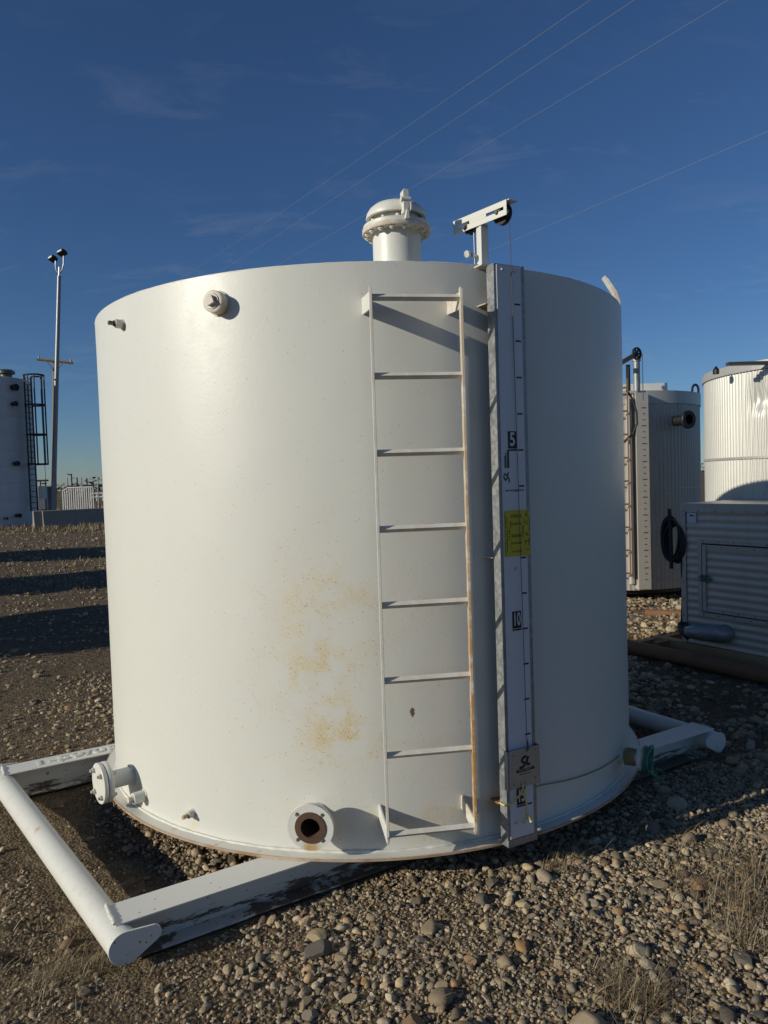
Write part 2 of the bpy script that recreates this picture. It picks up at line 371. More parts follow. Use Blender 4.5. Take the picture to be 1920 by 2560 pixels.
c = b.mix(f2, (.055, .039, .024), (.150, .108, .064)); c = b.mix(b.math('MULTIPLY', f1, .45), c, (.165, .118, .068))
v = b.voro(75); hs = b.n('ShaderNodeSeparateColor'); b.put(hs.inputs[0], v.outputs['Color'])
c = b.mix(b.math('MULTIPLY', b.step(hs.outputs[0], .45, .9), .65), c, (.22, .17, .105))
v2 = b.voro(18); hs2 = b.n('ShaderNodeSeparateColor'); b.put(hs2.inputs[0], v2.outputs['Color'])
c = b.mix(b.math('MULTIPLY', b.step(hs2.outputs[1], .6, .95), .4), c, (.24, .185, .12))
c = b.mix(b.math('MULTIPLY', b.step(b.noise(1.1, 6, .7), .55, .75), .55), c, (.20, .145, .075))
hgt = b.math('ADD', b.math('MULTIPLY', f3, .8), b.math('MULTIPLY', b.math('SUBTRACT', 1.0, v.outputs['Distance']), .6))
hgt = b.math('ADD', hgt, b.math('MULTIPLY', b.math('SUBTRACT', 1.0, v2.outputs['Distance']), .9))
b.bump(hgt, 1.0, .018); M['dirt'] = b.done(c, .92, 0, .2)
ground = put('ground', np_mesh('ground', np.stack([X.ravel(), Y.ravel(), Z.ravel()], -1), quads, M['dirt']))
tag(ground, 'brown gravelly dirt yard running out to the horizon', None, kind='structure')

# stones: a stone material driven by a per-stone random number
def m_stone(name, use_attr):
    b = NB(name)
    if use_attr: a = b.n('ShaderNodeAttribute', attribute_name='rnd'); r = a.outputs['Fac']
    else: r = b.n('ShaderNodeObjectInfo').outputs['Random']
    c = b.ramp(r, [(0, (.085, .066, .045)), (.14, (.42, .33, .205)), (.26, (.165, .140, .105)), (.38, (.54, .42, .25)), (.50, (.26, .20, .125)), (.62, (.47, .385, .26)),
                   (.74, (.105, .095, .082)), (.84, (.40, .235, .105)), (.93, (.60, .50, .345)), (1, (.15, .10, .075))])
    co = b.tc.outputs['Object'] if use_attr else b.co
    mot = b.noise(90 if use_attr else 14, 5, .65)
    c = b.mix(b.math('MULTIPLY', b.step(mot, .4, .75), .45), c, (.10, .085, .062))
    b.bump(b.noise(260 if use_attr else 22, 4, .6), .35, .002 if use_attr else .04)
    return b.done(c, .78, 0, .3)
M['stone'] = m_stone('river_stone', False); M['gravel'] = m_stone('gravel_mix', True)
def ico(sub):
    bm = bmesh.new(); bmesh.ops.create_icosphere(bm, subdivisions=sub, radius=1.0)
    v = np.array([p.co[:] for p in bm.verts]); f = np.array([[x.index for x in p.verts] for p in bm.faces]); bm.free(); return v, f
def rock(v, seed, lump, facet):
    """round pebble to angular chip"""
    rs = np.random.default_rng(seed); w = v.copy(); n = np.zeros(len(v))
    for k in range(4):
        d = rs.normal(size=3); d /= np.linalg.norm(d); n += lump*np.sin(w@d*rs.uniform(1.5, 3.4)+rs.uniform(0, 6))/(1+.5*k)
    w = w*(1+n[:, None])
    for k in range(int(facet)):
        d = rs.normal(size=3); d /= np.linalg.norm(d); h = rs.uniform(.52, .82); q = w@d; w = w-np.maximum(q-h, 0)[:, None]*d[None]
    return w
v3, f3_ = ico(3); v2_, f2_ = ico(2); v1_, f1_ = ico(1)
big_meshes = []
for k in range(14):
    w = rock(v3, 100+k, .10 if k < 8 else .13, (0, 2, 3, 1, 4, 2, 3, 5, 7, 8, 10, 7, 11, 9)[k])
    m_ = np_mesh('stone', w, f3_, M['stone']); 
    if k >= 8: m_.set_sharp_from_angle(angle=R_(28))
    big_meshes.append(m_)
SE, SN = Vector((.862, .507, 0)), Vector((.507, -.862, 0))
def blocked(x, y, r):
    e_ = .862*x+.507*y; n_ = .507*x-.862*y
    bl = (n_ > 1.03-r) & (n_ < 1.215+r) & (e_ > -1.86) & (e_ < 1.78)
    bl |= (n_ > -.83-r) & (n_ < -.645+r) & (e_ > -2.1) & (e_ < 1.78)
    bl |= (np.abs(e_+1.80+.115*(1.25-n_)) < .07+r) & (n_ < 1.32) & (n_ > -1)
    bl |= (np.abs(e_-1.67) < .07+r) & (n_ < 1.32) & (n_ > -1)
    bl |= (e_ > 3.2) & (n_ > -1.1) & (n_ < 1.6)
    return bl
def sandy(x, y):
    e_ = .862*x+.507*y; n_ = .507*x-.862*y; q = e_+1.80+.115*(1.25-n_)
    return (q > -.05) & (q < .36+.12*vn(x, y, 5, 31)) & (n_ > -.66) & (n_ < 1.05)
def visible_ish(x, y):
    """keeps stones to ground that the photograph can see, with a margin"""
    dep = y+CD; return (dep > 2.0) & (np.abs(x) < dep*.60+.25) & (np.hypot(x, y) > 1.0)
def density(x, y):
    """how stony the ground is: cobbles to the right and in front, fine dirt on the left"""
    e_ = .862*x+.507*y
    s_ = sstep(-1.5, -.5, x-.25*(y+2)) if False else sstep(-1.75, -.95, e_)
    return .10+.90*s_
cand = []
while len(cand) < 300:
    x, y = rng.uniform(-1.6, 3.2), rng.uniform(-2.6, 1.6)
    if rng.random() > density(x, y)*1.0*(1.0 if y < -.2 else .4): continue
    s = float(np.clip(rng.lognormal(math.log(.0205), .40), .012, .052))
    if len(cand) < 10: s = rng.uniform(.038, .058)
    if bool(blocked(np.array(x), np.array(y), s)) or bool(sandy(np.array(x), np.array(y))) or not bool(visible_ish(np.array(x), np.array(y))) or math.hypot(x, y) < 1.62+s*.3: continue
    if any((x-a)**2+(y-b_)**2 < (.72*(s+c_))**2 for a, b_, c_ in cand): continue
    cand.append((x, y, s))
for k, (x, y, s) in enumerate(cand):
    ax_, ay_, az_ = rng.uniform(.85, 1.35), rng.uniform(.75, 1.1), rng.uniform(.5, .8)
    m_ = T((x, y, float(gz(x, y))+s*az_*.30)) @ RZ(rng.uniform(0, 6.28)) @ RX(rng.normal(0, .22)) @ RY(rng.normal(0, .22)) @ Matrix.Diagonal((s*ax_, s*ay_, s*az_, 1))
    put('stone', big_meshes[rng.integers(0, 14)], ground, m_)
# the rest of the gravel, one joined part
def scatter(n, x0, x1, y0, y1, smin, smed, sig, smax, dens):
    x = rng.uniform(x0, x1, n); y = rng.uniform(y0, y1, n); s = np.clip(rng.lognormal(math.log(smed), sig, n), smin, smax)
    keep = (rng.random(n) < dens(x, y)) & ~blocked(x, y, s) & visible_ish(x, y) & (~sandy(x, y) | (rng.random(n) < .10)); return x[keep], y[keep], s[keep]
def clump(x, y): return np.clip(.55+1.6*vn(x, y, 3.3, 21)+.7*vn(x, y, 1.1, 22), .05, 1)
parts = []
parts.append((scatter(15000, -1.4, 2.6, -2.6, -.2, .007, .0115, .38, .024, lambda x, y: density(x, y)*clump(x, y)), 2))
parts.append((scatter(56000, -1.7, 2.6, -2.6, -.2, .0035, .0062, .35, .011, lambda x, y: (.25+.75*density(x, y))), 1))
parts.append((scatter(9000, -2.8, .6, -1.6, 2.4, .006, .011, .45, .03, lambda x, y: .35+.65*density(x, y)), 1))
parts.append((scatter(16000, 1.0, 5.5, -.4, 5.5, .012, .022, .40, .05, lambda x, y: clump(x, y)), 1))
parts.append((scatter(20000, -9, -1.2, 1.2, 14, .008, .015, .42, .05, lambda x, y: .6*clump(x, y)), 1))
parts.append((scatter(9000, -17, -4, 12, 31, .018, .030, .40, .07, lambda x, y: .7*clump(x, y)), 1))
parts.append((scatter(5000, 2, 9, 4, 12, .02, .035, .35, .07, lambda x, y: clump(x, y)), 1))
protos = {2: [rock(v2_, 300+k, .11, (1, 2, 4, 5, 7, 8, 3, 6)[k]) for k in range(8)], 1: [rock(v1_, 400+k, .14, (2, 3, 5, 6)[k % 4]) for k in range(8)]}
VV, FF, AA, off, SM = [], [], [], 0, []
for (x, y, s), lv in parts:
    z = gz(x, y); base_f = f2_ if lv == 2 else f1_
    for k in range(8):
        idx = np.arange(len(x)) % 8 == k
        xx, yy, ss, zz = x[idx], y[idx], s[idx], z[idx]; n = len(xx)
        if n == 0: continue
        P = protos[lv][k]
        sx = ss*rng.uniform(.85, 1.4, n); sy = ss*rng.uniform(.7, 1.1, n); sz = ss*rng.uniform(.45, .85, n); th = rng.uniform(0, 6.283, n); tl = rng.normal(0, .3, n)
        px_ = P[None, :, 0]*sx[:, None]; py_ = P[None, :, 1]*sy[:, None]; pz_ = P[None, :, 2]*sz[:, None]
        pz2 = pz_*np.cos(tl)[:, None]+px_*np.sin(tl)[:, None]; px2 = px_*np.cos(tl)[:, None]-pz_*np.sin(tl)[:, None]
        wx = px2*np.cos(th)[:, None]-py_*np.sin(th)[:, None]+xx[:, None]; wy = px2*np.sin(th)[:, None]+py_*np.cos(th)[:, None]+yy[:, None]
        wz = pz2+(zz+sz*rng.uniform(-.10, .62, n))[:, None]
        VV.append(np.stack([wx, wy, wz], -1).reshape(-1, 3)); nv = len(P)
        FF.append((base_f[None]+(np.arange(n)*nv)[:, None, None]).reshape(-1, 3)+off); AA.append(np.repeat(rng.random(n), nv)); off += n*nv; SM.append(np.full(n*len(base_f), lv == 2 and k in (0, 1, 6), bool))
gravel = put('gravel', np_mesh('gravel', np.concatenate(VV), np.concatenate(FF), M['gravel'], np.concatenate(AA)), ground)
gravel.data.polygons.foreach_set('use_smooth', np.concatenate(SM)); tag(gravel, None, None, kind='stuff')

# dry grass and straw: blades, one mass
def blades(cx, cy, n, spread, hgt, lean, width=.0016, flat=0.0):
    out = []
    for _ in range(n):
        r = abs(rng.normal(0, spread)); a = rng.uniform(0, 6.283); x, y = cx+r*math.cos(a), cy+r*math.sin(a)
        if math.hypot(x, y) < 1.60 and hgt > .05: continue
        h = hgt*rng.uniform(.35, 1.25); az = rng.uniform(0, 6.283); ln = abs(rng.normal(lean, .40)); 
        out.append((x, y, h, az, ln, width*rng.uniform(.6, 1.5)))
    return out
G = []
def tuft(px, py, n, spread, hgt, lean=1.28, **k): p = at_z(px, py, GZ); G.extend(blades(p.x, p.y, int(n*2.2), spread*1.35, hgt*1.1, lean, width=.0009, **k))
for a in ((1547, 2516, 120, .05, .10), (1634, 2537, 110, .06, .10), (1590, 2500, 70, .08, .07), (1851, 2364, 130, .09, .11), (1890, 2200, 150, .12, .12), (1840, 2260, 110, .10, .12),
          (1900, 2300, 120, .10, .13), (1387, 2173, 90, .05, .07), (1432, 2150, 40, .04, .10), (1742, 2233, 60, .10, .07), (1800, 2150, 80, .12, .10), (1690, 2200, 40, .1, .08),
          (166, 2422, 220, .10, .06), (220, 2400, 160, .07, .06), (110, 2450, 120, .08, .05), (527, 2170, 90, .035, .07), (505, 2160, 30, .05, .12), (300, 2490, 60, .1, .04),
          (1700, 1830, 60, .12, .14), (1760, 1900, 70, .14, .12), (1850, 1760, 90, .2, .2), (1900, 1850, 80, .2, .16), (1640, 1790, 40, .1, .12), (1880, 1960, 70, .15, .14), (1480, 2440, 40, .07, .05)):
    tuft(*a)
for _ in range(700):       # loose straw lying about
    x, y = rng.uniform(-2.2, 2.4), rng.uniform(-2.5, -.6)
    if bool(blocked(np.array(x), np.array(y), .03)) or math.hypot(x, y) < 1.6: continue
    G.append((x, y, rng.uniform(.03, .13), rng.uniform(0, 6.28), rng.uniform(1.3, 1.55), rng.uniform(.0010, .002)))
for _ in range(900):       # straw and stubble across the yard on the left
    x, y = rng.uniform(-9, -1.2), rng.uniform(.5, 14)
    G.append((x, y, rng.uniform(.03, .10), rng.uniform(0, 6.28), abs(rng.normal(1.1, .4)), rng.uniform(.002, .005)))
for _ in range(150):
    px_, py_ = rng.uniform(0, 280), rng.uniform(1330, 1480); p = at_z(px_, py_, GZ); G.extend(blades(p.x, p.y, 6, .3, .10, .8, width=.008))
for _ in range(300):       # taller grass along the far barriers and tank
    p = at_z(rng.uniform(-20, 285), rng.uniform(1312, 1330), GZ); G.extend(blades(p.x, p.y, 6, .35, .24, .7, width=.010))
for _ in range(240):
    p = at_z(rng.uniform(90, 285), rng.uniform(1268, 1300), GZ); G.extend(blades(p.x, p.y, 5, 1.0, .40, .4, width=.03))
g = np.array(G); n = len(g); gx_, gy_, gh, ga, gl, gw = g.T; z0 = gz(gx_, gy_)-.004
ts = np.array([0, .4, .75, 1.0]); V = np.zeros((n, 8, 3)); 
bend = gl[:, None]*(.35+.65*ts[None, :])              # blade leans over more towards its tip
hz = np.cumsum(np.concatenate([np.zeros((n, 1)), np.diff(ts)[None]*gh[:, None]*np.cos(np.minimum(bend[:, 1:], 1.56))], 1), 1)
hr = np.cumsum(np.concatenate([np.zeros((n, 1)), np.diff(ts)[None]*gh[:, None]*np.sin(np.minimum(bend[:, 1:], 1.56))], 1), 1)
wid = gw[:, None]*np.array([1, .9, .6, .12])[None]
for sgn, kk in ((-1, 0), (1, 1)):
    V[:, kk::2, 0] = gx_[:, None]+hr*np.cos(ga)[:, None]-sgn*wid*np.sin(ga)[:, None]
    V[:, kk::2, 1] = gy_[:, None]+hr*np.sin(ga)[:, None]+sgn*wid*np.cos(ga)[:, None]
    V[:, kk::2, 2] = z0[:, None]+hz+.002
qf = np.array([[0, 1, 3, 2], [2, 3, 5, 4], [4, 5, 7, 6]])
F = (qf[None]+(np.arange(n)*8)[:, None, None]).reshape(-1, 4)
b = NB('dry_grass'); a = b.n('ShaderNodeAttribute', attribute_name='rnd')
M['grass'] = b.done(b.ramp(a.outputs['Fac'], [(0, (.10, .065, .035)), (.4, (.24, .175, .095)), (.75, (.34, .26, .15)), (1, (.42, .35, .23))]), .7, 0, .3)
grass = put('dry_grass', np_mesh('dry_grass', V.reshape(-1, 3), F, M['grass'], np.repeat(rng.random(n), 8)))
tag(grass, 'dead straw coloured grass and loose stems scattered over the yard', 'grass', kind='stuff')

# ------------------------------------------------------------------ the white storage tank
R, TH, RC = 1.524, 2.48, 1.588
tank = thing('storage_tank', 'large white cylindrical steel tank with ladder and gauge board on a skid', 'tank')
b = MB()
N = 160
NS = 320; rows = list(np.linspace(.006, TH, 42))
for z in rows:
    for k in range(NS):
        a = 2*math.pi*k/NS; w_ = .0022*mnoise.noise(Vector((3*math.cos(a), 3*math.sin(a), z*1.6)))+.0012*mnoise.noise(Vector((9*math.cos(a)+5, 9*math.sin(a), z*4)))
        e_ = min(1, (z-.006)/.15, (TH-z)/.15); b.v.append(((R+w_*e_)*math.sin(a), -(R+w_*e_)*math.cos(a), z))
for j in range(len(rows)-1):
    for k in range(NS): b.f.append((j*NS+k, j*NS+(k+1) % NS, (j+1)*NS+(k+1) % NS, (j+1)*NS+k))
b.lathe([(R, TH), (R-.008, TH), (R-.008, TH-.03)], NS)
shell = b.build('shell', 'shell', tank, ang=50)
MB().lathe([(0.0, TH+.05), (.5, TH+.034), (1.0, TH+.012), (R-.03, TH-.010), (R-.009, TH-.012)], 96).build('roof', 'clean', tank)
MB().lathe([(R-.01, .0), (RC, .0), (RC, .0095), (R-.01, .0095)], N).build('base_flange', 'chime', tank, ang=30)
MB().lathe([(0.0, .0045), (R-.01, .0045)], 64).build('floor_plate', 'darkrust', tank)
def bead(name, r, z, rad, mat, seed, rough=.35, a0=0, a1=360):
    bb = MB(); nn = int((a1-a0)*3.4); pts = []; rr = []
    for k in range(nn):
        an = R_(a0+(a1-a0)*k/nn); q = Vector((math.cos(an)*14, math.sin(an)*14, seed*7.3)); f_ = mnoise.noise(q); h_ = mnoise.noise(q*3.1); l_ = max(0, mnoise.noise(q*.55)-.22)*3
        pts.append(((r+h_*rad*rough*.5)*math.sin(an), -(r+h_*rad*rough*.5)*math.cos(an), z+f_*rad*rough*.6)); rr.append(rad*(1+rough*(f_*.8+h_*.7+l_)))
    bb.tube(pts, rr, 6, closed=(a1-a0 == 360)); return bb.build(name, mat, tank, ang=80)
bead('weld_bead', R-.003, TH-.002, .0034, 'clean', 3, .32)
bead('weld_bead', R+.004, .012, .0062, 'chime', 4, .42)
# ladder: flat-bar rails on edge, angle-iron rungs with the corner outwards
LX0, LX1, LY = .043, .404, -1.668
def lad(nm, x, mat, zb, zt):
    bb = MB(); a = math.atan2(x, 1.62)
    bb.prism([(-.0058, zb), (.0058, zb+.012), (.0058, zt), (-.0058, zt+.008)], -.022, .022); return bb.build(nm, mat, tank, T((x, LY if x < .2 else LY+.045, 0)), .0012)
lad('ladder_rail', LX0, 'rail_lite', .140, 2.33); tag(lad('ladder_rail', LX1, 'rail', .120, 2.33), 'ladder rail streaked with orange rust')
La, Lb = Vector((LX0+.004, LY)), Vector((LX1-.004, LY+.045)); Ld = Lb-La; ang = math.atan2(Ld.y, Ld.x)
rm = MB(); t_ = .0045; s_ = .032/math.sqrt(2)
rm.prism([(-s_*0-0, 0)], 0, 0) if False else None
# profile in yz: apex at y=-s_, arms back to (0, +-s_)
s_ = .0140; t_ = .0032
prof = [(-s_, 0), (0, s_), (t_, s_-t_*.4), (-s_+t_*1.5, 0), (t_, -s_+t_*.4), (0, -s_)]
L_ = Ld.length; n_ = len(prof)
rm.add([(0, y, z) for y, z in prof]+[(L_, y, z) for y, z in prof], [tuple(range(n_)), tuple(range(2*n_-1, n_-1, -1))]+[(i, i+n_, (i+1) % n_+n_, (i+1) % n_) for i in range(n_)])
rung = rm.mesh('rung', 'rail_lite', 20)
for z in (2.298, 1.991, 1.688, 1.386, 1.082, .778, .475, .150): put('rung', rung, tank, T((La.x, La.y-.0, z)) @ RZ(ang))
for x, yy, ph, z, hh, down in ((LX0, LY, .5, 2.297, .034, -1), (LX1, LY+.045, 14, 2.297, .034, -1), (LX0, LY, .5, .165, .030, 1), (LX1, LY+.045, 14, .170, .030, 1)):
    rr = .0045; wall = Vector((R*math.sin(R_(ph)), -R*math.cos(R_(ph)))); out = Vector((x, yy-.012)); d = wall-out; an = math.atan2(-d.x, d.y)
    bb = MB(); L2 = d.length+.004
    zo = 0.012*down if down < 0 else -.02; zo2 = .02 if down > 0 else .0
    bb.add([(-rr, 0, zo-hh), (rr, 0, zo-hh), (rr, 0, zo+hh), (-rr, 0, zo+hh), (-rr, L2, zo2-hh), (rr, L2, zo2-hh), (rr, L2, zo2+hh), (-rr, L2, zo2+hh)],
           [(0, 1, 2, 3), (4, 7, 6, 5), (0, 4, 5, 1), (1, 5, 6, 2), (2, 6, 7, 3), (3, 7, 4, 0)])
    bb.build('ladder_bracket', 'clean' if x < .2 else 'bolt_rust', tank, T((out.x, out.y, z)) @ RZ(an), .0015)
# gauge board: galvanised channel with a printed strip
BPH = 22.6; BM = FR(BPH, R+.098) @ RZ(R_(3.6)); BW, BD = .0775, .050; ZB, ZT = .004, 2.458
b = MB(); t = .0025
b.box(-BW, BW, 0, t, ZB, ZT); b.box(-BW, -BW+t, t, BD, ZB, ZT); b.box(BW-t, BW, t, BD, ZB, ZT); b.box(-BW+t, BW-t, t, BD, ZB, ZB+t)
b.box(BW-.0165, BW, -.0025, -.0002, ZB, ZT); b.box(-BW, BW-.0165, -.0025, -.0002, ZB, ZB+.03)
board = b.build('gauge_board', 'galv', tank, BM)
strip = MB().box(-.0640, .0600, -.0028, -.0004, ZB+.034, ZT-.004).build('scale_strip', 'strip', board)
tk = MB().box(-.014, .014, -.0038, -.0030, -.0035, .0035).mesh('tick_mark', 'black')
for k in range(1, 16):
    z = 2.297-.1518*(k-1)
    put('tick_mark', tk, board, T((.0375, 0, z)))
for kk, body in ((5, '5'), (10, '10'), (15, '15')):
    z = 2.297-.1518*(kk-1)
    nb = MB().box(-.029, .018, -.0036, -.0030, z+.006, z+.079).box(-.029, .018, -.0036, -.0030, z-.0035, z+.0035).build('number_block', 'black', board)
    put('number', text_mesh(body, .078, 'strip', .0016, .78 if len(body) == 1 else .52), board, T((-.0055, -.0042, z+.0425)) @ RX(math.pi/2))
put('lettering', text_mesh('1 M\u00b3 INCREMENTS', .0125, 'black', .0002), board, T((-.002, -.0036, 1.520)) @ RX(math.pi/2))
for pth_ in (S_PATH, L_PATH): ribbon(pth_, .0095, -.0038, -.0031, T((-.040, 0, 1.578)) @ RY(-math.pi/2) @ Matrix.Diagonal((.8, 1, .62, 1))).build('logo', 'black', board)
for i, (w_, h_, x) in enumerate(((.10, .010, -.030), (.085, .004, -.041), (.07, .004, -.047))):
    MB().box(x-h_/2, x+h_/2, -.0038, -.0031, 1.615, 1.615+w_*.75).build('logo_bar', 'black', board)
dec = MB().box(-.0590, .0740, -.0052, -.0032, 1.243, 1.437).build('yellow_decal', 'yellow', board, None, .001)
rs = random.Random(77)
def dfx(u): return -.059+(u-25)/665*.133
def dfz(v): return 1.437-(v-50)/1190*.194
def print_line(u, v0, v1, wd, par=None):
    b = MB(); v = v0
    while v < v1:
        h = rs.uniform(9, 20)
        if rs.random() > .18: b.box(dfx(u)-wd/2, dfx(u)+wd/2, -.0056, -.0053, dfz(min(v+h, v1)), dfz(v))
        v += h+rs.uniform(5, 9)
    tag(b.build('small_print', 'black', dec), kind='stuff')
for a in ((45, 100, 1210, .0042), (90, 215, 1100, .0042), (148, 500, 810, .0058), (182, 320, 510, .0040), (196, 825, 1015, .0040), (505, 465, 790, .0058), (540, 285, 480, .0040), (560, 800, 980, .0040), (625, 60, 440, .0042), (675, 200, 1030, .0042), (650, 800, 970, .0040)): print_line(*a)
b = MB()
for v, h in ((200, 80), (400, 60), (710, 85), (900, 50), (1110, 40)):
    for i in range(6): u = 218+47*i; b.box(dfx(u)-.0022, dfx(u)+.0022, -.0056, -.0053, dfz(v+h/2), dfz(v-h/2))
    for u in (585, 632)[:2 if v > 600 else 1]: b.box(dfx(u)-.0022, dfx(u)+.0022, -.0056, -.0053, dfz(v+h/2-25), dfz(v-h/2-25))
tag(b.build('small_print', 'black', dec), kind='stuff')
bm_ = MB(); bm_.lathe([(.0075, 0), (.0065, .003), (.004, .0052), (0, .006)], 12); bmesh_ = bm_.mesh('bolt', 'galv_lite')
for (x, z) in ((-.036, 2.435), (.026, 2.435), (-.037, .105), (.028, .108), (-.006, 1.190)): put('bolt', bmesh_, board, T((x, -.002, z)) @ RX(math.pi/2))
for z, mt in ((2.300, 'bolt_rust'), (1.236, 'bolt_rust'), (.178, 'rust')):
    b = MB(); b.box(-.09, .055, .046, .107, 0, .005); b.build('board_bracket', mt, tank, BM @ T((0, 0, z)), .001)
MB().box(-.105, .06, .045, .10, ZT+.001, ZT+.007).build('board_top_plate', 'clean', tank, BM, .001)
# vent / gauge hatch on the roof
VX, VY = .173, -1.285; VM = T((VX, VY, 0))
vent = MB().lathe([(.107, 2.45), (.107, 2.662)], 40).build('vent_neck', 'clean', tank, VM)
b = MB(); b.lathe([(.107, 2.660), (.150, 2.660), (.152, 2.663), (.152, 2.679), (.149, 2.681), (.107, 2.681)], 56); b.build('flange', 'bolt_rust', vent)
b = MB(); b.lathe([(.10, 2.681), (.146, 2.681), (.147, 2.694), (.138, 2.699), (.104, 2.701), (.100, 2.740), (.0, 2.740)], 56); b.build('hatch_seat', 'clean', vent)
b = MB(); b.lathe([(.120, 2.724), (.1325, 2.725), (.134, 2.730), (.130, 2.747), (.118, 2.766), (.098, 2.782), (.070, 2.792), (.035, 2.797), (0, 2.798)], 56); b.lathe([(.120, 2.724), (.114, 2.74), (.09, 2.76)], 56); b.build('hatch_dome', 'clean', vent, ang=60)
hn = hexnut(.0115, .009).mesh('bolt', 'bolt_rust')
for k in range(16):
    a = 2*math.pi*(k+.5)/16; put('bolt', hn, vent, T((.132*math.cos(a), .132*math.sin(a), 2.660)) @ RX(math.pi))
hs_ = MB().cyl(.008, 0, .011, 8).mesh('seat_bolt', 'clean')
for k in range(12):
    a = 2*math.pi*k/12; put('seat_bolt', hs_, vent, T((.121*math.cos(a), .121*math.sin(a), 2.700)))
lv = MB()
AX = RZ(R_(14))
lv.prism([(-.014, 2.706), (.004, 2.700), (.010, 2.730), (.012, 2.792), (.008, 2.801), (-.010, 2.802), (-.016, 2.795)], -.158, -.118, AX)
lv.build('hatch_lever', 'clean', vent, None, .002)
b = MB(); b.prism([(.014, 2.712), (.023, 2.716), (.023, 2.745), (.014, 2.750)], -.162, -.132, AX); b.prism([(-.010, 2.676), (.010, 2.676), (.007, 2.712), (-.003, 2.714)], -.168, -.148, AX)
b.cyl(.012, -.030, .014, 12, AX @ T((.006, -.150, 2.760)) @ RY(math.pi/2)); b.build('hatch_latch', 'clean', vent, None, .0015)
# gauge pulley arm
AP = 36.9; AM = T((.535, -1.385, 0)) @ RZ(R_(AP))
b = MB(); b.box(-.019, .019, -.019, .019, 2.458, 2.660); mast = b.build('gauge_mast', 'clean', tank, AM @ RZ(R_(-14)), .003)
b = MB(); b.box(-.05, .05, -.05, .05, 2.4605, 2.468); b.build('base_plate', 'bolt_rust', mast)
# arm web with two slots: side plate lies in yz at x=-.022
web = []
y_in, y_out, z_lo, z_hi = .150, -.165, 2.652, 2.714
b = MB(); x0, x1 = -.0265, -.0225
def slotseg(ya, yb, za, zb_): b.box(x0, x1, min(ya, yb), max(ya, yb), za, zb_)
S1, S2 = (.050, .125), (-.148, -.050); zs0, zs1 = 2.676, 2.689
slotseg(y_in, y_out, z_lo, zs0); slotseg(y_in, y_out, zs1, z_hi)
slotseg(y_in, S1[1], zs0, zs1); slotseg(S1[0], S2[1], zs0, zs1); slotseg(S2[0], y_out, zs0, zs1)
b.box(x1, .030, y_out-.012, y_in, z_hi-.004, z_hi)
arm = b.build('gauge_arm', 'clean', tank, AM, .0008)
def sheave(yc, zc_, x, r, nm='pulley'):
    p_ = MB().lathe([(.008, -.011), (r, -.011), (r, -.007), (r-.007, -.002), (r-.007, .002), (r, .007), (r, .011), (.008, .011)], 36, T((x, yc, zc_)) @ RY(math.pi/2)).build(nm, 'blackmetal', arm, ang=30)
    MB().cyl(.006, -.030, .022, 10, T((x, yc, zc_)) @ RY(math.pi/2)).cyl(.0145, -.0345, -.031, 6, T((x, yc, zc_)) @ RY(math.pi/2)).cyl(.009, -.044, -.034, 6, T((x, yc, zc_)) @ RY(math.pi/2)).cyl(.017, -.0295, -.0275, 14, T((x, yc, zc_)) @ RY(math.pi/2)).build('axle_bolt', 'boltdark', p_)
sheave(-.110, 2.676, .010, .044); sheave(.075, 2.668, .006, .026)
MB().tube([AM @ Vector((.002, .052, 2.676)), AM @ Vector((.002, .050, 2.47))], .0022, 6).tube([AM @ Vector((.002, .05, 2.50)), AM @ Vector((.002, .05, 2.46))], .014, 10).build('float_rod', 'galv', tank)
MB().tube([AM @ Vector((-.06, .03, 2.535)), AM @ Vector((-.015, .02, 2.530))], .0055, 8).cyl(.015, -.006, .006, 10, AM @ T((-.062, .03, 2.536)) @ RY(1.4)).cyl(.011, -.008, .008, 6, AM @ T((-.035, .025, 2.532)) @ RY(1.4)).build('wing_screw', 'galv_lite', mast if False else tank)
# lifting lug bent over the rim on the right
LM = FR(82.5, R)
prof = [(-.0255, 2.40), (-.0005, 2.40), (-.0005, 2.585), (.018, 2.640), (.062, 2.716), (.074, 2.733), (.060, 2.743), (.040, 2.722), (-.006, 2.650), (-.0255, 2.590)]
b = MB(); nn = len(prof); w_ = .024
b.add([(-w_, y, z) for y, z in prof]+[(w_, y, z) for y, z in prof], [tuple(range(nn)), tuple(range(2*nn-1, nn-1, -1))]+[(i, i+nn, (i+1) % nn+nn, (i+1) % nn) for i in range(nn)])
tag(b.build('lifting_lug', 'bolt_rust', tank, LM, .002), 'rust stained lifting lug bent over the rim')
# threaded couplings and plugs
def coupling(phi, z, r, ln, plug, mat='white', mm='white', square=True):
    fm = FR(phi, R-.003, z) @ RX(math.pi/2)              # local z points out of the tank
    c_ = MB().lathe([(r, 0), (r, ln), (r*.93, ln+.002), (r*.72, ln+.002), (r*.72, ln-.008), (0, ln-.008)], 28).build('coupling', mat, tank, fm)
    pb = MB(); pb.cyl(r*.70, ln-.008, ln+.006, 20)
    if square: pb.box(-r*.36, r*.36, -r*.36, r*.36, ln+.006, ln+.006+plug, RZ(.35))
    else: pb.cyl(r*.55, ln+.006, ln+.006+plug, 6)
    pb.build('plug', mm, c_, None, .001)
    bb = MB(); rs = random.Random(int(phi*10)); pts = [((r+.002)*math.cos(q), (r+.002)*math.sin(q), .004+rs.uniform(-.002, .002)) for q in [k*2*math.pi/22 for k in range(22)]]
    bb.tube(pts, [.005*rs.uniform(.7, 1.3)*min(1, r/.03) for _ in pts], 6, True).build('weld_bead', 'bolt_rust', c_, ang=80)
    return c_
coupling(-23.0, 2.352, .047, .055, .018, 'bolt_rust', 'bolt_rust')
coupling(-47.5, 2.357, .021, .042, .026, 'white', 'boltdark')
coupling(-47.7, .088, .027, .060, .020, 'white', 'bolt_rust', False)
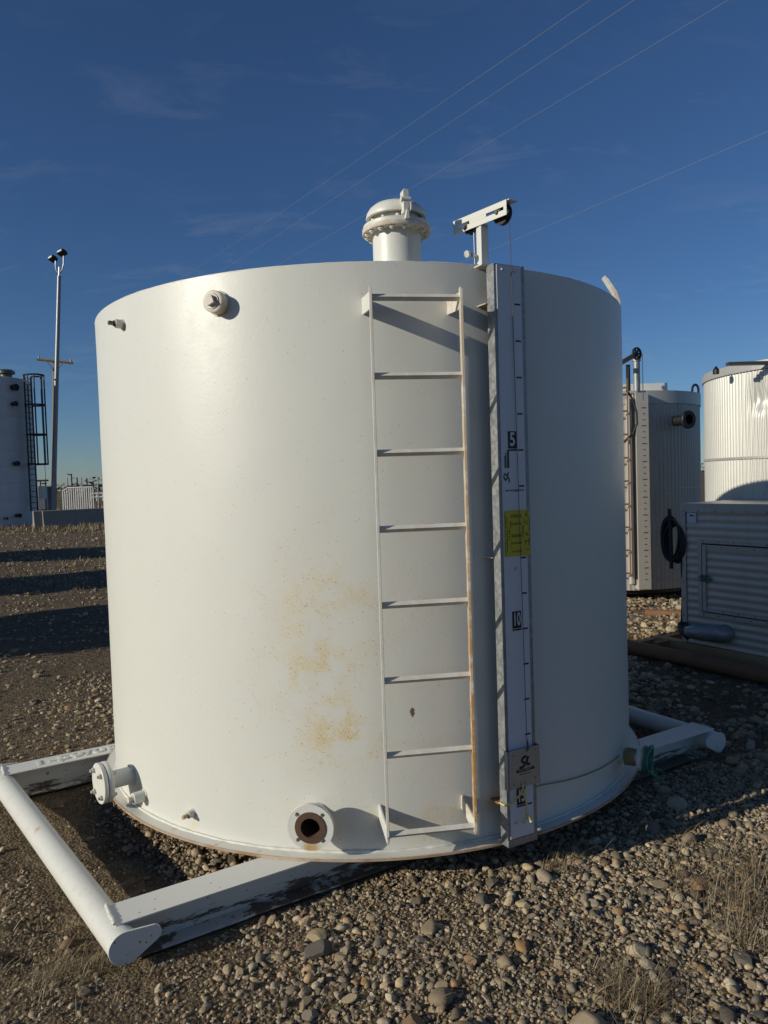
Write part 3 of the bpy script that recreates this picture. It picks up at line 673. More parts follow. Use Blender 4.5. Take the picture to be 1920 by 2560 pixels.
coupling(-33.3, .100, .0175, .030, .024, 'white', 'rail', False)
# flanged nozzles
def nozzle(phi, z, so, rf, rp, th, nb, blind, bolt_r):
    fm = FR(phi, R-.02, z) @ RX(math.pi/2); L = so+.02-th
    nz = MB().lathe([(rp, 0), (rp, L)], 40).lathe([(rp*.86, 0), (rp*.86, L+th)], 40).build('nozzle', 'white' if not blind else 'clean', tank, fm)
    b = MB()
    if blind:
        b.lathe([(rp, L-th-.004), (rf-.002, L-th-.004), (rf, L-th-.001), (rf, L-.005), (rf-.002, L-.002), (rp*.8, L-.002)], 56); b.build('flange', 'white', nz)
        MB().lathe([(rf*.55, L-.003), (rf*.86, L-.003), (rf*.86, L+.003), (rf*.55, L+.003)], 40).build('gasket', 'black', nz)
        MB().lathe([(0, L+.002), (rf-.002, L+.002), (rf, L+.005), (rf, L+th-.002), (rf-.002, L+th), (0, L+th)], 56).build('blind_flange', 'white', nz)
        hb = MB(); hb.lathe([(.0075, L-th-.026), (.0075, L-th-.016), (.013, L-th-.016), (.013, L-th-.004), (.0075, L-th-.004), (.0075, L+th), (.013, L+th), (.013, L+th+.011), (.0075, L+th+.011), (.0075, L+th+.022)], 6, None, True, True); me_ = hb.mesh('bolt', 'bolt_rust')
        for k in range(nb):
            a = 2*math.pi*(k+.5)/nb; put('bolt', me_, nz, T((bolt_r*math.cos(a), bolt_r*math.sin(a), 0)))
    else:
        # flange plate with open bolt holes: a strip of quads round each hole, cut with a boolean-free ring layout
        bmx = bmesh.new(); outer = []
        hr = .0095; holes = [(bolt_r*math.cos(2*math.pi*(k+.5)/nb), bolt_r*math.sin(2*math.pi*(k+.5)/nb)) for k in range(nb)]
        def loop(cx, cy, r, n, zz): 
            vs_ = [bmx.verts.new((cx+r*math.cos(2*math.pi*i/n), cy+r*math.sin(2*math.pi*i/n), zz)) for i in range(n)]
            return vs_, [bmx.edges.new((vs_[i], vs_[(i+1) % n])) for i in range(n)]
        zf = L+th; es = []; lo, eo = loop(0, 0, rf, 64, zf); li, ei = loop(0, 0, rp*1.38, 48, zf); es += eo+ei; hl = []
        for hx, hy in holes: v_, e_ = loop(hx, hy, hr, 14, zf); es += e_; hl.append(v_)
        bmesh.ops.triangle_fill(bmx, use_beauty=True, use_dissolve=False, edges=es)
        def wall(vs_, dz):
            n = len(vs_); w2 = [bmx.verts.new((q.co.x, q.co.y, q.co.z+dz)) for q in vs_]
            for i in range(n): bmx.faces.new((vs_[i], vs_[(i+1) % n], w2[(i+1) % n], w2[i]))
            return w2
        back = wall(lo, -th); [wall(q, -th) for q in hl]; w3 = wall(li, .004)
        bl2, _ = loop(0, 0, rp, 64, zf-th)
        for i in range(64): bmx.faces.new((back[i], back[(i+1) % 64], bl2[(i+1) % 64], bl2[i]))
        bmesh.ops.recalc_face_normals(bmx, faces=bmx.faces); me_ = bpy.data.meshes.new('flange'); bmx.to_mesh(me_); bmx.free(); me_.shade_smooth(); me_.set_sharp_from_angle(angle=R_(35))
        me_.materials.append(M['flange_local']); put('flange', me_, nz)
        MB().lathe([(rp*.86, L+th+.0045), (rp*1.38, L+th+.0045), (rp*1.40, L+th+.001)], 48).build('raised_face', 'darkrust', nz)
        MB().lathe([(rp*.855, -.02), (rp*.855, L+th+.004)], 40).build('bore', 'darkrust', nz)
        MB().lathe([(0, .026), (rp*.858, .026)], 24).build('bore_shade', 'black', nz)  # black disc standing in for the dark inside of the open pipe
    bb = MB(); rs = random.Random(5); pts = [((rp+.003)*math.cos(q), (rp+.003)*math.sin(q), .024+rs.uniform(-.002, .002)) for q in [k*2*math.pi/30 for k in range(30)]]
    bb.tube(pts, [.006*rs.uniform(.7, 1.3) for _ in pts], 6, True).build('weld_bead', 'white', nz, ang=80)
    return nz
b = NB('open_flange_enamel')      # rust run below the bore, in the flange's own frame
sp = b.n('ShaderNodeSeparateXYZ'); b.put(sp.inputs[0], b.co)
run = b.math('MULTIPLY', b.step(sp.outputs[1], -.045, -.075), b.step(b.math('ABSOLUTE', sp.outputs[0]), .05, .012))
run = b.math('MULTIPLY', run, b.math('ADD', b.noise(30, 5, .65), .25), True)
c = b.mix(run, b.mix(b.math('MULTIPLY', b.noise(12, 4, .6), .4), PAINT, (.66, .64, .58)), (.48, .29, .09))
b.bump(b.noise(80, 3, .5), .15, .002); M['flange_local'] = b.done(c, .45)
nozzle(-9.6, .168, .115, .0965, .047, .022, 4, False, .075)
nozzle(-53.0, .150, .165, .098, .043, .022, 4, True, .074)
# right-hand valve stub
fm = FR(56.6, R-.02, .118) @ RX(math.pi/2)
stub = MB().lathe([(.036, 0), (.036, .115), (.0, .115)], 28).build('nozzle', 'bolt_rust', tank, fm)
MB().lathe([(.0, .116), (.062, .116), (.062, .136), (.0, .136)], 28).build('cap', 'white', stub)
# skid
KM = RZ(math.atan2(.507, .862))            # local x along the beams, local y = away from the camera side
BH, FT, WT = .152, .009, .008
def beam(y0, y1, e0, e1, nm='skid_beam'):
    yc = (y0+y1)/2; b = MB()
    b.box(e0, e1, y0, y1, -FT, -.0006); b.box(e0+.05, e1-.05, y0, y1, -BH, -BH+FT)
    b.box(e0+.01, e1-.01, yc-WT/2, yc+WT/2, -BH+FT, -FT)
    return b.build(nm, 'beam', tank, KM, .0015)
fb = beam(-1.200, -1.048, -1.82, 1.71); rb = beam(.660, .814, -2.02, 1.71)
def hull(P):
    P = sorted(set((round(x, 6), round(y, 6)) for x, y in P))
    def half(Q):
        h = []
        for p in Q:
            while len(h) > 1 and (h[-1][0]-h[-2][0])*(p[1]-h[-2][1])-(h[-1][1]-h[-2][1])*(p[0]-h[-2][0]) <= 0: h.pop()
            h.append(p)
        return h
    a, b = half(P), half(P[::-1]); return a[:-1]+b[:-1]
def skid_pipe(e_a, e_b, cap_dir):
    y_a, y_b = -1.25, .86
    pa, pb = Vector((e_a, y_a, -.064)), Vector((e_b, y_b, -.064))
    pp = MB().tube([pa, pa.lerp(pb, .33), pa.lerp(pb, .66), pb], .0575, 36).build('skid_pipe', 'pipe', tank, KM)
    for (q, yq, t0, t1) in ((pa, y_a, -.010, -.0005), (pb, y_b, .0005, .010)):
        pts = [(.0605*math.cos(k*math.pi/24), .0605*math.sin(k*math.pi/24)) for k in range(48)]+[(.098+.031*math.cos(k*math.pi/12), .022+.031*math.sin(k*math.pi/12)) for k in range(24)]
        poly = [(q.x+cap_dir*x, -.064+z) for x, z in hull(pts)]
        MB().prism(poly, yq+t0, yq+t1).build('end_plate', 'beam', pp, None, .0015)
skid_pipe(-1.800, -2.045, 1); skid_pipe(1.675, 1.675, -1)
rs = random.Random(8)
for (xa, y0, y1) in ((-1.822, -1.198, -1.050), (-2.022, .662, .812)):
    pts = [(xa+rs.uniform(-.002, .002), y0+(y1-y0)*k/16, .002+rs.uniform(-.001, .001)) for k in range(17)]
    MB().tube(pts, [.0075*rs.uniform(.7, 1.3) for _ in pts], 7).build('weld_bead', 'clean', fb if y0 < 0 else rb, ang=80)
# bead-welded number on the rear beam
wt = text_mesh('1-59/05', .105, 'clean', .001, 1.5, .003)
put('welded_number', wt, rb, T((-1.63, .735, .003)))

# float pointer riding on the board, its cable, rope, tape
ptr = thing('gauge_pointer', 'grey metal pointer plate with black logo riding on the gauge board', 'pointer', BM @ T((0, 0, .26)))
b = MB(); b.box(-.070, .083, -.020, -.0175, 0, .165); face = b.build('face_plate', 'plate', ptr, None, .0008)
b = MB(); b.box(-.0835, -.0705, -.0195, -.0175, -.004, .163); b.box(-.0855, -.0835, -.0195, .030, -.004, .163); b.build('side_clip', 'galv', ptr); MB().box(.083, .085, -.02, .030, 0, .165).build('side_clip', 'galv', ptr)
b = MB(); b.box(-.0755, -.0705, -.0215, -.0203, -.002, .16); b.build('edge_strip', 'galv_lite', ptr)
for pth_ in (S_PATH, L_PATH): ribbon(pth_, .0115, -.0209, -.0203, T((.006, 0, .106))).build('logo', 'black', face)
MB().prism([(-.036+.006*math.cos(a), .071+.006*math.sin(a)) for a in [math.pi/2+k*math.pi/6 for k in range(7)]]+[(.050+.006*math.cos(a), .073+.006*math.sin(a)) for a in [-math.pi/2+k*math.pi/6 for k in range(7)]], -.0209, -.0203).build('logo_bar', 'black', face)
b = MB(); c_ = MB(); rs = random.Random(4)
for k in range(14): b.box(-.030+.0052*k, -.0265+.0052*k, -.0213, -.0210, .0695+.0002*k, .0745+.0002*k) if k != 5 else None
for k in range(12): c_.box(-.022+.0048*k, -.0190+.0048*k, -.0208, -.0205, .0535, .0590) if k not in (3, 7) else None
tag(b.build('small_print', 'plate', face), kind='stuff'); tag(c_.build('small_print', 'boltdark', face), kind='stuff')
rv = MB().cyl(.0028, 0, .002, 8).mesh('rivet', 'boltdark')
for x, z in ((-.052, .143), (.062, .148), (-.055, .022), (.060, .026), (.0175, .150), (.003, .018)): put('rivet', rv, face, T((x, -.020, z)) @ RX(math.pi/2))
ctop = AM @ Vector((.010, -.110-.0375, 2.676)); cbot = BM @ Vector((.0175, -.022, .41))
mid = ctop.lerp(cbot, .5)
cab = MB(); cab.tube([AM @ Vector((.006, .075+.012, 2.69)), AM @ Vector((.010, -.110, 2.676+.0375)), AM @ Vector((.010, -.110-.028, 2.676+.025)), ctop, mid, cbot], .0016, 6)
cab.tube([cbot+Vector((0, 0, .05)), cbot+Vector((.004, 0, .035)), cbot+Vector((.004, 0, .014)), cbot], .0028, 6).tube([cbot+Vector((-.003, 0, .012)), cbot+Vector((.008, 0, .012))], .006, 8)
tag(cab.build('gauge_cable', 'cable'), 'thin steel cable hanging from the gauge pulley down to the pointer', 'cable')
def wob(pts, k, amp, seed):
    rs = random.Random(seed); out = []
    for a, c_ in zip(pts[:-1], pts[1:]):
        for i in range(k): out.append(Vector(a).lerp(Vector(c_), i/k)+Vector((rs.uniform(-amp, amp), rs.uniform(-amp, amp), rs.uniform(-amp, amp))))
    out.append(Vector(pts[-1])); return out
k0 = BM @ Vector((-.012, -.026, .245))
rp_ = MB()
rp_.tube(wob([k0+Vector((0, 0, .03)), k0, k0+Vector((.012, 0, -.05)), k0+Vector((.010, -.004, -.105)), k0+Vector((-.004, -.004, -.135))], 3, .002, 1), [.0042]*12+[.007], 7)
rp_.tube(wob([k0+Vector((.010, -.004, -.09)), k0+Vector((.030, -.006, -.13))], 4, .002, 2), [.0042]*4+[.008], 7)
rp_.tube(wob([k0, BM @ Vector((-.060, -.018, .205)), BM @ Vector((-.0865, -.004, .190)), BM @ Vector((-.0875, .04, .185)), BM @ Vector((-.02, .062, .19)), BM @ Vector((.06, .06, .20))], 3, .0015, 3), .0042, 7)
rp_.tube([k0+Vector((.009*math.cos(a), -.004, .009*math.sin(a))) for a in [k*.7 for k in range(9)]], .005, 7, True)
tag(rp_.build('rope', 'rope', ang=80), 'short yellow rope knotted under the pointer plate with frayed ends', 'rope')
rp2 = MB(); pr = []
p_start = BM @ Vector((.078, .03, .20)); 
for k in range(26):
    q = k/25; ph = 25.5+(55.2-25.5)*q; z = .205-.060*math.sin(math.pi*q*.5)*0-.085*q+.0; rr_ = R+.006+.03*(1-min(1, q*8))
    z = .200+(.128-.200)*q-.010*math.sin(math.pi*q)
    pr.append((rr_*math.sin(R_(ph)), -rr_*math.cos(R_(ph)), z))
fm0 = FR(56.6, R-.02, .118)
rp2.tube([p_start]+[Vector(p) for p in pr], .0026, 6)
for j in range(7):
    yo = -.050-.0075*j; rp2.tube([fm0 @ Vector((.041*math.cos(a), yo+.003*math.sin(a*3+j), .041*math.sin(a))) for a in [k*2*math.pi/18 for k in range(18)]], .0045, 6, True)
tag(rp2.build('rope', 'rope_old', ang=80), 'dull long rope slung around the tank wall and coiled on the side nozzle', 'rope')
tp = MB(); rs = random.Random(12)
for j in range(3):
    yo = -.150-.011*j; r_j = .062+rs.uniform(-.006, .008)
    pts = [fm0 @ Vector((r_j*math.cos(a), yo+.006*math.sin(a*2+j), r_j*math.sin(a)*1.05)) for a in [k*2*math.pi/20 for k in range(20)]]
    tp.tube(pts, [.0075*rs.uniform(.6, 1.4) for _ in pts], 6, True)
for j in range(9):
    a = rs.uniform(3.6, 5.4); p0_ = Vector((.066*math.cos(a), -.175+rs.uniform(-.02, .02), .066*math.sin(a)))
    tp.tube([fm0 @ p0_, fm0 @ (p0_+Vector((rs.uniform(-.01, .03), -.02, -.015))), fm0 @ (p0_+Vector((rs.uniform(0, .05), -.045, -.030-rs.uniform(0, .02))))], [.006, .004, .002], 5)
tag(tp.build('plastic_wrap', 'green', ang=60), 'torn green plastic wrapped around the side nozzle cap', 'wrap')

# ------------------------------------------------------------------ neighbours on the right
# insulated tank behind
p0 = at_z(1640, 1478, -.02); dirv = Vector((p0.x-CO.x, p0.y-CO.y, 0)).normalized(); R2 = 1.22
ed = ray(1752, 1160); ed = Vector((ed.x, ed.y, 0)).normalized()      # right-hand edge ray: the tank is tangent to it
# centre: at distance R2 left of the edge ray, with front wall passing near p0
best = None
for k in range(400):
    s = 5+k*.02; c_ = Vector((CO.x, CO.y, 0))+ed*s+Vector((-ed.y, ed.x, 0))*R2
    e2 = abs(math.hypot(c_.x-p0.x, c_.y-p0.y)-R2)
    if c_.y > p0.y and (best is None or e2 < best[0]): best = (e2, c_)
C2 = best[1]; tx, ty = C2.x, C2.y
tk2 = thing('storage_tank', 'grey insulated tank with black flange nozzle and faded gauge strip, behind the cladded box', 'tank', T((tx, ty, 0)))
def c2(px, py, r=R2): p, ph = cyl_hit(px, py, tx, ty, r); return ph, p.z
zt2 = c2(1660, 976)[1]; zband = c2(1660, 1008)[1]; zseam = c2(1660, 1222)[1]; zs2 = c2(1640, 1448)[1]
nb2 = 120; n2 = nb2*6; zz2 = np.linspace(0, zband+.01, 8); a2 = np.arange(n2)*2*math.pi/n2; r2 = R2-.003+.0035*np.cos(nb2*a2)
vv2 = np.concatenate([np.stack([r2*np.sin(a2), -r2*np.cos(a2), np.full(n2, z)], -1) for z in zz2]); k2 = np.arange(n2)
ff2 = np.concatenate([np.stack([j*n2+k2, j*n2+(k2+1) % n2, (j+1)*n2+(k2+1) % n2, (j+1)*n2+k2], -1) for j in range(7)])
put('shell', np_mesh('shell', vv2, ff2, M['alu_grey']), tk2)
b = MB(); b.lathe([(R2+.002, zband), (R2+.012, zband), (R2+.012, zt2), (R2-.02, zt2+.004), (R2-.3, zt2+.03), (0, zt2+.08)], 90); b.build('top_band', 'trim', tk2, ang=25)
for z in (zseam, zs2): MB().lathe([(R2+.001, z-.010), (R2+.005, z-.008), (R2+.005, z+.008), (R2+.001, z+.010)], 90).build('seam', 'trim', tk2)
MB().lathe([(0, -.06), (R2-.08, -.06), (R2-.08, .0), (0, .0)], 48).build('dark_underside', 'black', tk2)  # black fill standing in for the shadow beneath this tank
for s in (-1, 1): MB().box(-1.6, 1.6, s*.7-.07, s*.7+.07, -.16, -.06).build('skid_beam', 'blackmetal', tk2, RZ(R_(10)))
ph, z = c2(1690, 1052); fm = FR(ph, R2, z) @ RX(math.pi/2)
nz = MB().lathe([(.07, -.02), (.07, .19)], 28).build('nozzle', 'blackmetal', tk2, fm)
MB().lathe([(.062, .180), (.118, .180), (.12, .183), (.12, .220), (.118, .223), (.066, .223), (.06, .12), (0, .12)], 32).build('flange', 'blackmetal', nz)
ph, z = c2(1599, 1200); gb = MB().box(-.080, .080, -.10, -.096, .03, 2.62).box(-.084, -.080, -.10, .02, .03, 2.62).box(.08, .084, -.10, .02, .03, 2.62).build('gauge_board', 'alu_box', tk2, FR(ph, R2+.02) @ RZ(R_(6)))
M['strip2'] = None
tkm = MB().box(-.03, .03, -.1025, -.1005, -.006, .006).mesh('tick_mark', 'boltdark'); tks = MB().box(-.016, .016, -.1025, -.1005, -.005, .005).mesh('tick_mark', 'boltdark')
for k in range(30): put('tick_mark', tkm if k % 3 == 0 else tks, gb, T((.02, 0, 2.42-.078*k)))
ph, z = c2(1579, 1200); MB().tube([(-.03, -.045, .1), (-.03, -.045, 2.55)], .040, 14).build('standpipe', 'trim', tk2, FR(ph, R2))
ph1 = c2(1571, 1200)[0]; 
for dx in (-.42, -.02): MB().box(dx-.005, dx+.005, -.16, -.11, .2, zt2+.15).build('ladder_rail', 'runner', tk2, FR(ph1, R2))
rg = MB().tube([(-.42, -.135, 0), (-.02, -.135, 0)], .012, 8).mesh('rung', 'runner')
for k in range(9): put('rung', rg, tk2, FR(ph1, R2, .25+.305*k))
# roof fittings
pz = at_y(1592, 964, ty-.9); MB().cyl(.045, zt2-.02, pz.z+.35, 14, T((pz.x-tx, -.9, 0))).lathe([(.0, pz.z+.42), (.05, pz.z+.40), (.06, pz.z+.33), (.046, pz.z+.33)], 14, T((pz.x-tx, -.9, 0))).build('vent_pipe', 'pole', tk2)
b = MB(); b.box(-.72, .60, -.62, -.5, zt2+.02, zt2+.165); b.build('roof_ledge', 'panelwhite', tk2)
pl = at_y(1738, 960, ty-.25); b = MB(); b.tube([(pl.x-tx-.05+.0, -.25, zt2-.05)]+[(pl.x-tx+.045*math.cos(a), -.25, zt2+.10+.07*math.sin(a)) for a in [math.pi-k*math.pi/8 for k in range(9)]]+[(pl.x-tx+.05, -.25, zt2-.05)], .018, 8); b.build('lifting_lug', 'blackmetal', tk2)
pw = at_y(1592, 884, ty-R2-.25); pi_ = at_y(1545, 912, ty-R2+.25)
ar = MB().tube([(pi_.x-tx, pi_.y-ty, pi_.z), (pw.x-tx, pw.y-ty, pw.z)], .035, 4).tube([(pi_.x-tx+.1, pi_.y-ty-.1, pi_.z-.02), (pi_.x-tx+.1, pi_.y-ty-.1, zt2)], .03, 8).build('gauge_arm', 'blackmetal', tk2)
b = MB(); wmx = T((pw.x-tx, pw.y-ty, pw.z)) @ RZ(R_(30)) @ RX(math.pi/2); b.lathe([(.062, -.012), (.082, -.012), (.082, .012), (.062, .012), (.062, -.012)], 28, wmx)
for k in range(3): b.box(-.066, .066, -.012, .012, -.006, .006, wmx @ RZ(k*math.pi/3))
b.build('pulley', 'blackmetal', ar)
MB().tube([(pw.x-tx+.07, pw.y-ty, pw.z), (pw.x-tx+.072, pw.y-ty, zt2-.15)], .006, 6).build('gauge_cable', 'cable', tk2)
hp = [c2(q[0], q[1], R2+.12) for q in ((1566, 975), (1580, 995), (1591, 1030), (1592, 1060), (1582, 1085), (1560, 1105))]
MB().tube([((R2+.12)*math.sin(R_(a)), -(R2+.12)*math.cos(R_(a)), z) for a, z in hp], .014, 8).build('cable_loop', 'hose', tk2)

# cladded equipment box on its own skid; local x = SN (towards the camera), local -y = face normal towards us
BXM = Matrix(((SN.x, SE.x, 0, 0), (SN.y, SE.y, 0, 0), (0, 0, 1, 0), (0, 0, 0, 1))) ; E0 = 3.62
N0, N1, BZ = -.41, 1.55, 1.275
box = thing('equipment_box', 'ribbed aluminium equipment box with hinged door and duct elbow on a skid', 'enclosure', BXM @ T((0, E0, 0)))
def ribbed(x0, x1, z0, z1, amp, pitch, mat, nm, par, y=0.0, phase=0, holes=None):
    n = int((z1-z0)/pitch*8); vs = []; fs = []
    for i in range(n+1):
        z = z0+(z1-z0)*i/n; yy = y-amp*(.5+.5*math.cos(2*math.pi*(z-z0)/pitch+phase)); vs += [(x0, yy, z), (x1, yy, z)]
    for i in range(n): fs.append((2*i, 2*i+1, 2*i+3, 2*i+2))
    b = MB(); b.add(vs, fs); return b.build(nm, mat, par, ang=60)
ribbed(N0, N1, .0, BZ, .006, .067, 'alu_box', 'wall_panel', box)
b = MB(); b.box(N0, N1, .02, .70, .0, BZ-.004); b.build('core', 'trim', box)
b = MB(); b.box(N0-.012, N1, -.014, .72, BZ, BZ+.006); b.build('roof', 'alu_box', box)
for (x0, x1, z0, z1, nm) in ((N0-.012, N1, BZ-.072, BZ-.001, 'trim_strip'), (N0-.012, N0+.040, 0, BZ-.073, 'trim_strip')): MB().box(x0, x1, -.015, -.0115, z0, z1).build(nm, 'trim', box)
MB().box(N0-.012, N0-.0085, -.011, .70, 0, BZ-.001).build('side_panel', 'alu_box', box)
dx0, dx1, dz0, dz1 = -.205, 1.02, .300, .925
door = ribbed(dx0+.03, dx1-.03, dz0+.03, dz1-.03, .006, .067, 'alu_box', 'door', box, -.012)
for (x0, x1, z0, z1) in ((dx0+.012, dx0+.048, dz0+.012, dz1-.012), (dx0+.049, dx1-.05, dz1-.048, dz1-.012), (dx0+.049, dx1-.05, dz0+.012, dz0+.048)): MB().box(x0, x1, -.028, -.0235, z0, z1).build('door_trim', 'trim', door)
for (x0, x1, z0, z1) in ((dx0-.035, dx0, dz0-.035, dz1+.035), (dx0+.001, dx1, dz1+.001, dz1+.035), (dx0+.001, dx1, dz0-.035, dz0-.001)): MB().box(x0, x1, -.0215, -.0125, z0, z1).build('door_frame', 'trim', box)
MB().box(dx0+.001, dx1, -.0085, -.0070, dz0, dz1).build('door_gap_shade', 'black', box)  # black sheet painted in for the shade in the gap round the door
sc_m = MB().cyl(.0055, 0, .004, 8).mesh('screw', 'boltdark')
for k in range(8): put('screw', sc_m, box, T((N0+.02+.16*k, -.015, BZ-.062)) @ RX(math.pi/2))
for k in range(8): put('screw', sc_m, box, T((N0+.015, -.015, BZ-.10-.155*k)) @ RX(math.pi/2))
for k in range(7): put('screw', sc_m, box, T((dx0+.02+.15*k, -.0215, dz1+.018)) @ RX(math.pi/2)); put('screw', sc_m, box, T((dx0+.02+.15*k, -.0215, dz0-.018)) @ RX(math.pi/2)); put('screw', sc_m, door, T((dx0+.06+.15*k, -.028, dz1-.028)) @ RX(math.pi/2)); put('screw', sc_m, door, T((dx0+.06+.15*k, -.028, dz0+.028)) @ RX(math.pi/2))
stk = MB().box(-.350, -.257, -.0145, -.0125, 1.103, 1.195).build('sticker', 'strip', box); MB().prism([(-.335, 1.165), (-.272, 1.165), (-.29, 1.175), (-.303, 1.181), (-.318, 1.174)], -.0155, -.0147).build('logo', 'black', stk)
du = MB(); pth = [(-.30, -.10, .115), (-.24, -.105, .125), (-.14, -.105, .135), (-.05, -.09, .14), (.01, -.05, .14), (.02, .0, .14)]
du.tube(pth, [.050, .062, .075, .078, .078, .078], 18); du.build('duct_elbow', 'galv', box, ang=60)
b = MB(); b.tube([(-.40, -.03, .15), (-.37, -.07, .12), (-.31, -.09, .11)], [.05, .045, .052], 12); b.tube([(-.315+.0*k, -.075+.06*math.cos(k*.9), .11+.06*math.sin(k*.9)) for k in range(7)], .014, 6, True); b.build('duct_cuff', 'hose', box)
lt = MB(); rs = random.Random(3)
for k in range(9): 
    z = .605+rs.uniform(-.022, .022); lt.tube([(-.235+rs.uniform(0, .04), -.03, z), (-.19, -.045, z+rs.uniform(-.02, .02)), (-.13+rs.uniform(-.02, .06), -.032, z+rs.uniform(-.02, .02))], .0045, 5)
tag(lt.build('wire_tie', 'green', None, BXM @ T((0, E0, 0)), ang=60), 'green wire twisted as a tie across the box door latch', 'wire')
# skid of the box
MB().tube([(-1.05, -.27, -.085), (0, -.27, -.085), (2.0, -.27, -.085)], .065, 20).build('runner_pipe', 'runner', box)
MB().box(-.78, -.72, -.26, 1.3, -.09, -.03).build('cross_member', 'timber', box); MB().box(-.719, 1.9, -.030, .06, -.11, -.004).build('sill_beam', 'timber', box); MB().box(-.72, 1.9, .9, 1.0, -.12, -.008).build('sill_beam', 'timber', box)
MB().box(-.60, -.55, -.2, -.031, -.12, -.012).build('gusset', 'rust', box)
# hose coil on the corner
hc = MB(); base = BXM @ T((N0-.09, E0-.02, .93)); rs = random.Random(6)
for j in range(7):
    a_, b__ = .085+.016*rs.uniform(-1, 1)+.012*(j % 3), .185+.02*rs.uniform(-1, 1); oy = rs.uniform(-.05, .05)
    hc.tube([base @ Vector((a_*math.cos(q)+.008*j-.03, oy+.008*math.sin(q*2+j), b__*math.sin(q)-.01*j+.03)) for q in [k*2*math.pi/30 for k in range(30)]], .0125, 7, True)
hc.tube([base @ Vector((-.03, -.01, .30)), base @ Vector((-.015, -.012, .12)), base @ Vector((-.012, -.012, -.16)), base @ Vector((-.015, -.01, -.26))], .018, 8)
hc.tube([base @ Vector((.085, .0, -.10)), base @ Vector((.08, .02, -.45)), base @ Vector((.075, .01, -.70)), base @ Vector((.07, .0, -.86))], .010, 7)
tag(hc.build('hose', 'hose', ang=60), 'coil of black rubber hose hanging on the corner of the cladded box', 'hose')
pA, pB = at_z(1613, 1533, -.115), at_z(1712, 1537, -.115)
MB_ = MB().tube([pA, pA.lerp(pB, .5), pB+(pB-pA)*.8], .05, 18); tag(MB_.build('steel_pipe', 'runner'), 'short rusty steel pipe lying on pale stones beside the box', 'pipe')

# corrugated tank behind the box
R3 = 1.25
el = ray(1762, 1080); el = Vector((el.x, el.y, 0)).normalized(); best = None
for k in range(600):
    s = 5+k*.015; c_ = Vector((CO.x, CO.y, 0))+el*s+Vector((el.y, -el.x, 0))*R3; e2 = abs(c_.dot(SE)-(E0+.74+R3))
    if best is None or e2 < best[0]: best = (e2, c_)
C3 = best[1]
tk3 = thing('storage_tank', 'bright vertically corrugated aluminium tank with a dent, rising behind the cladded box', 'tank', T((C3.x, C3.y, 0)))
def c3(px, py, r=R3): p, ph = cyl_hit(px, py, C3.x, C3.y, r); return ph, p.z
z3b = c3(1800, 943)[1]; z3t = c3(1800, 926)[1]+.015; z3s = c3(1800, 1148)[1]; pd, zd = c3(1898, 1008)
nrib = 196; nn = nrib*5; zs = list(np.linspace(.0, z3b+.02, 60)); vs = []; fs = []
for z in zs:
    for k in range(nn):
        a = 2*math.pi*k/nn; ph = math.degrees(a); dph = (ph-pd+180) % 360-180; dn = 0
        if abs(dph) < 16 and z > zd-.25:
            up = 1 if z < zd+.03 else max(0, 1-(z-zd-.03)/.20)
            dn = .050*math.exp(-(dph/3.6)**2)*up*math.exp(-max(0, zd-z)**2/.003)*(1+.35*math.sin(dph*1.7+z*21))
        rr = R3+.0078*math.cos(nrib*a)-dn; aa = a+.006*math.sin(z*9+dph)*math.exp(-(dph/8)**2)
        vs.append((rr*math.sin(aa), -rr*math.cos(aa), z))
for j in range(len(zs)-1):
    for k in range(nn): fs.append((j*nn+k, j*nn+(k+1) % nn, (j+1)*nn+(k+1) % nn, (j+1)*nn+k))
sh3 = put('shell', np_mesh('shell', np.array(vs), np.array(fs), M['alu']), tk3)
MB().lathe([(R3+.010, z3b), (R3+.022, z3b), (R3+.022, z3b+.05), (R3+.016, z3b+.055), (R3+.016, z3t), (R3-.03, z3t+.004), (0, z3t+.10)], 100).build('top_band', 'trim', tk3, ang=25)
MB().lathe([(R3+.009, z3s-.012), (R3+.015, z3s-.012), (R3+.015, z3s+.012), (R3+.009, z3s+.012)], 100).build('strap', 'trim', tk3, ang=25)
b = MB(); b.box(-.5, .75, -.03, .03, .01, .04); pr_ = at_y(1893, 902, C3.y-.75); b.build('roof_walkway', 'boltdark', tk3, T((pr_.x-C3.x+.25, -.70, pr_.z-.04)))
pq = at_y(1790, 922, C3.y-.35); MB().lathe([(.03, pq.z-.05), (.03, pq.z-.01), (0, pq.z+.03)], 10, T((pq.x-C3.x, -.35, 0))).build('roof_vent', 'black', tk3)
MB().lathe([(0, -.15), (R3-.1, -.15), (R3-.1, 0), (0, 0)], 40).build('dark_underside', 'blackmetal', tk3)

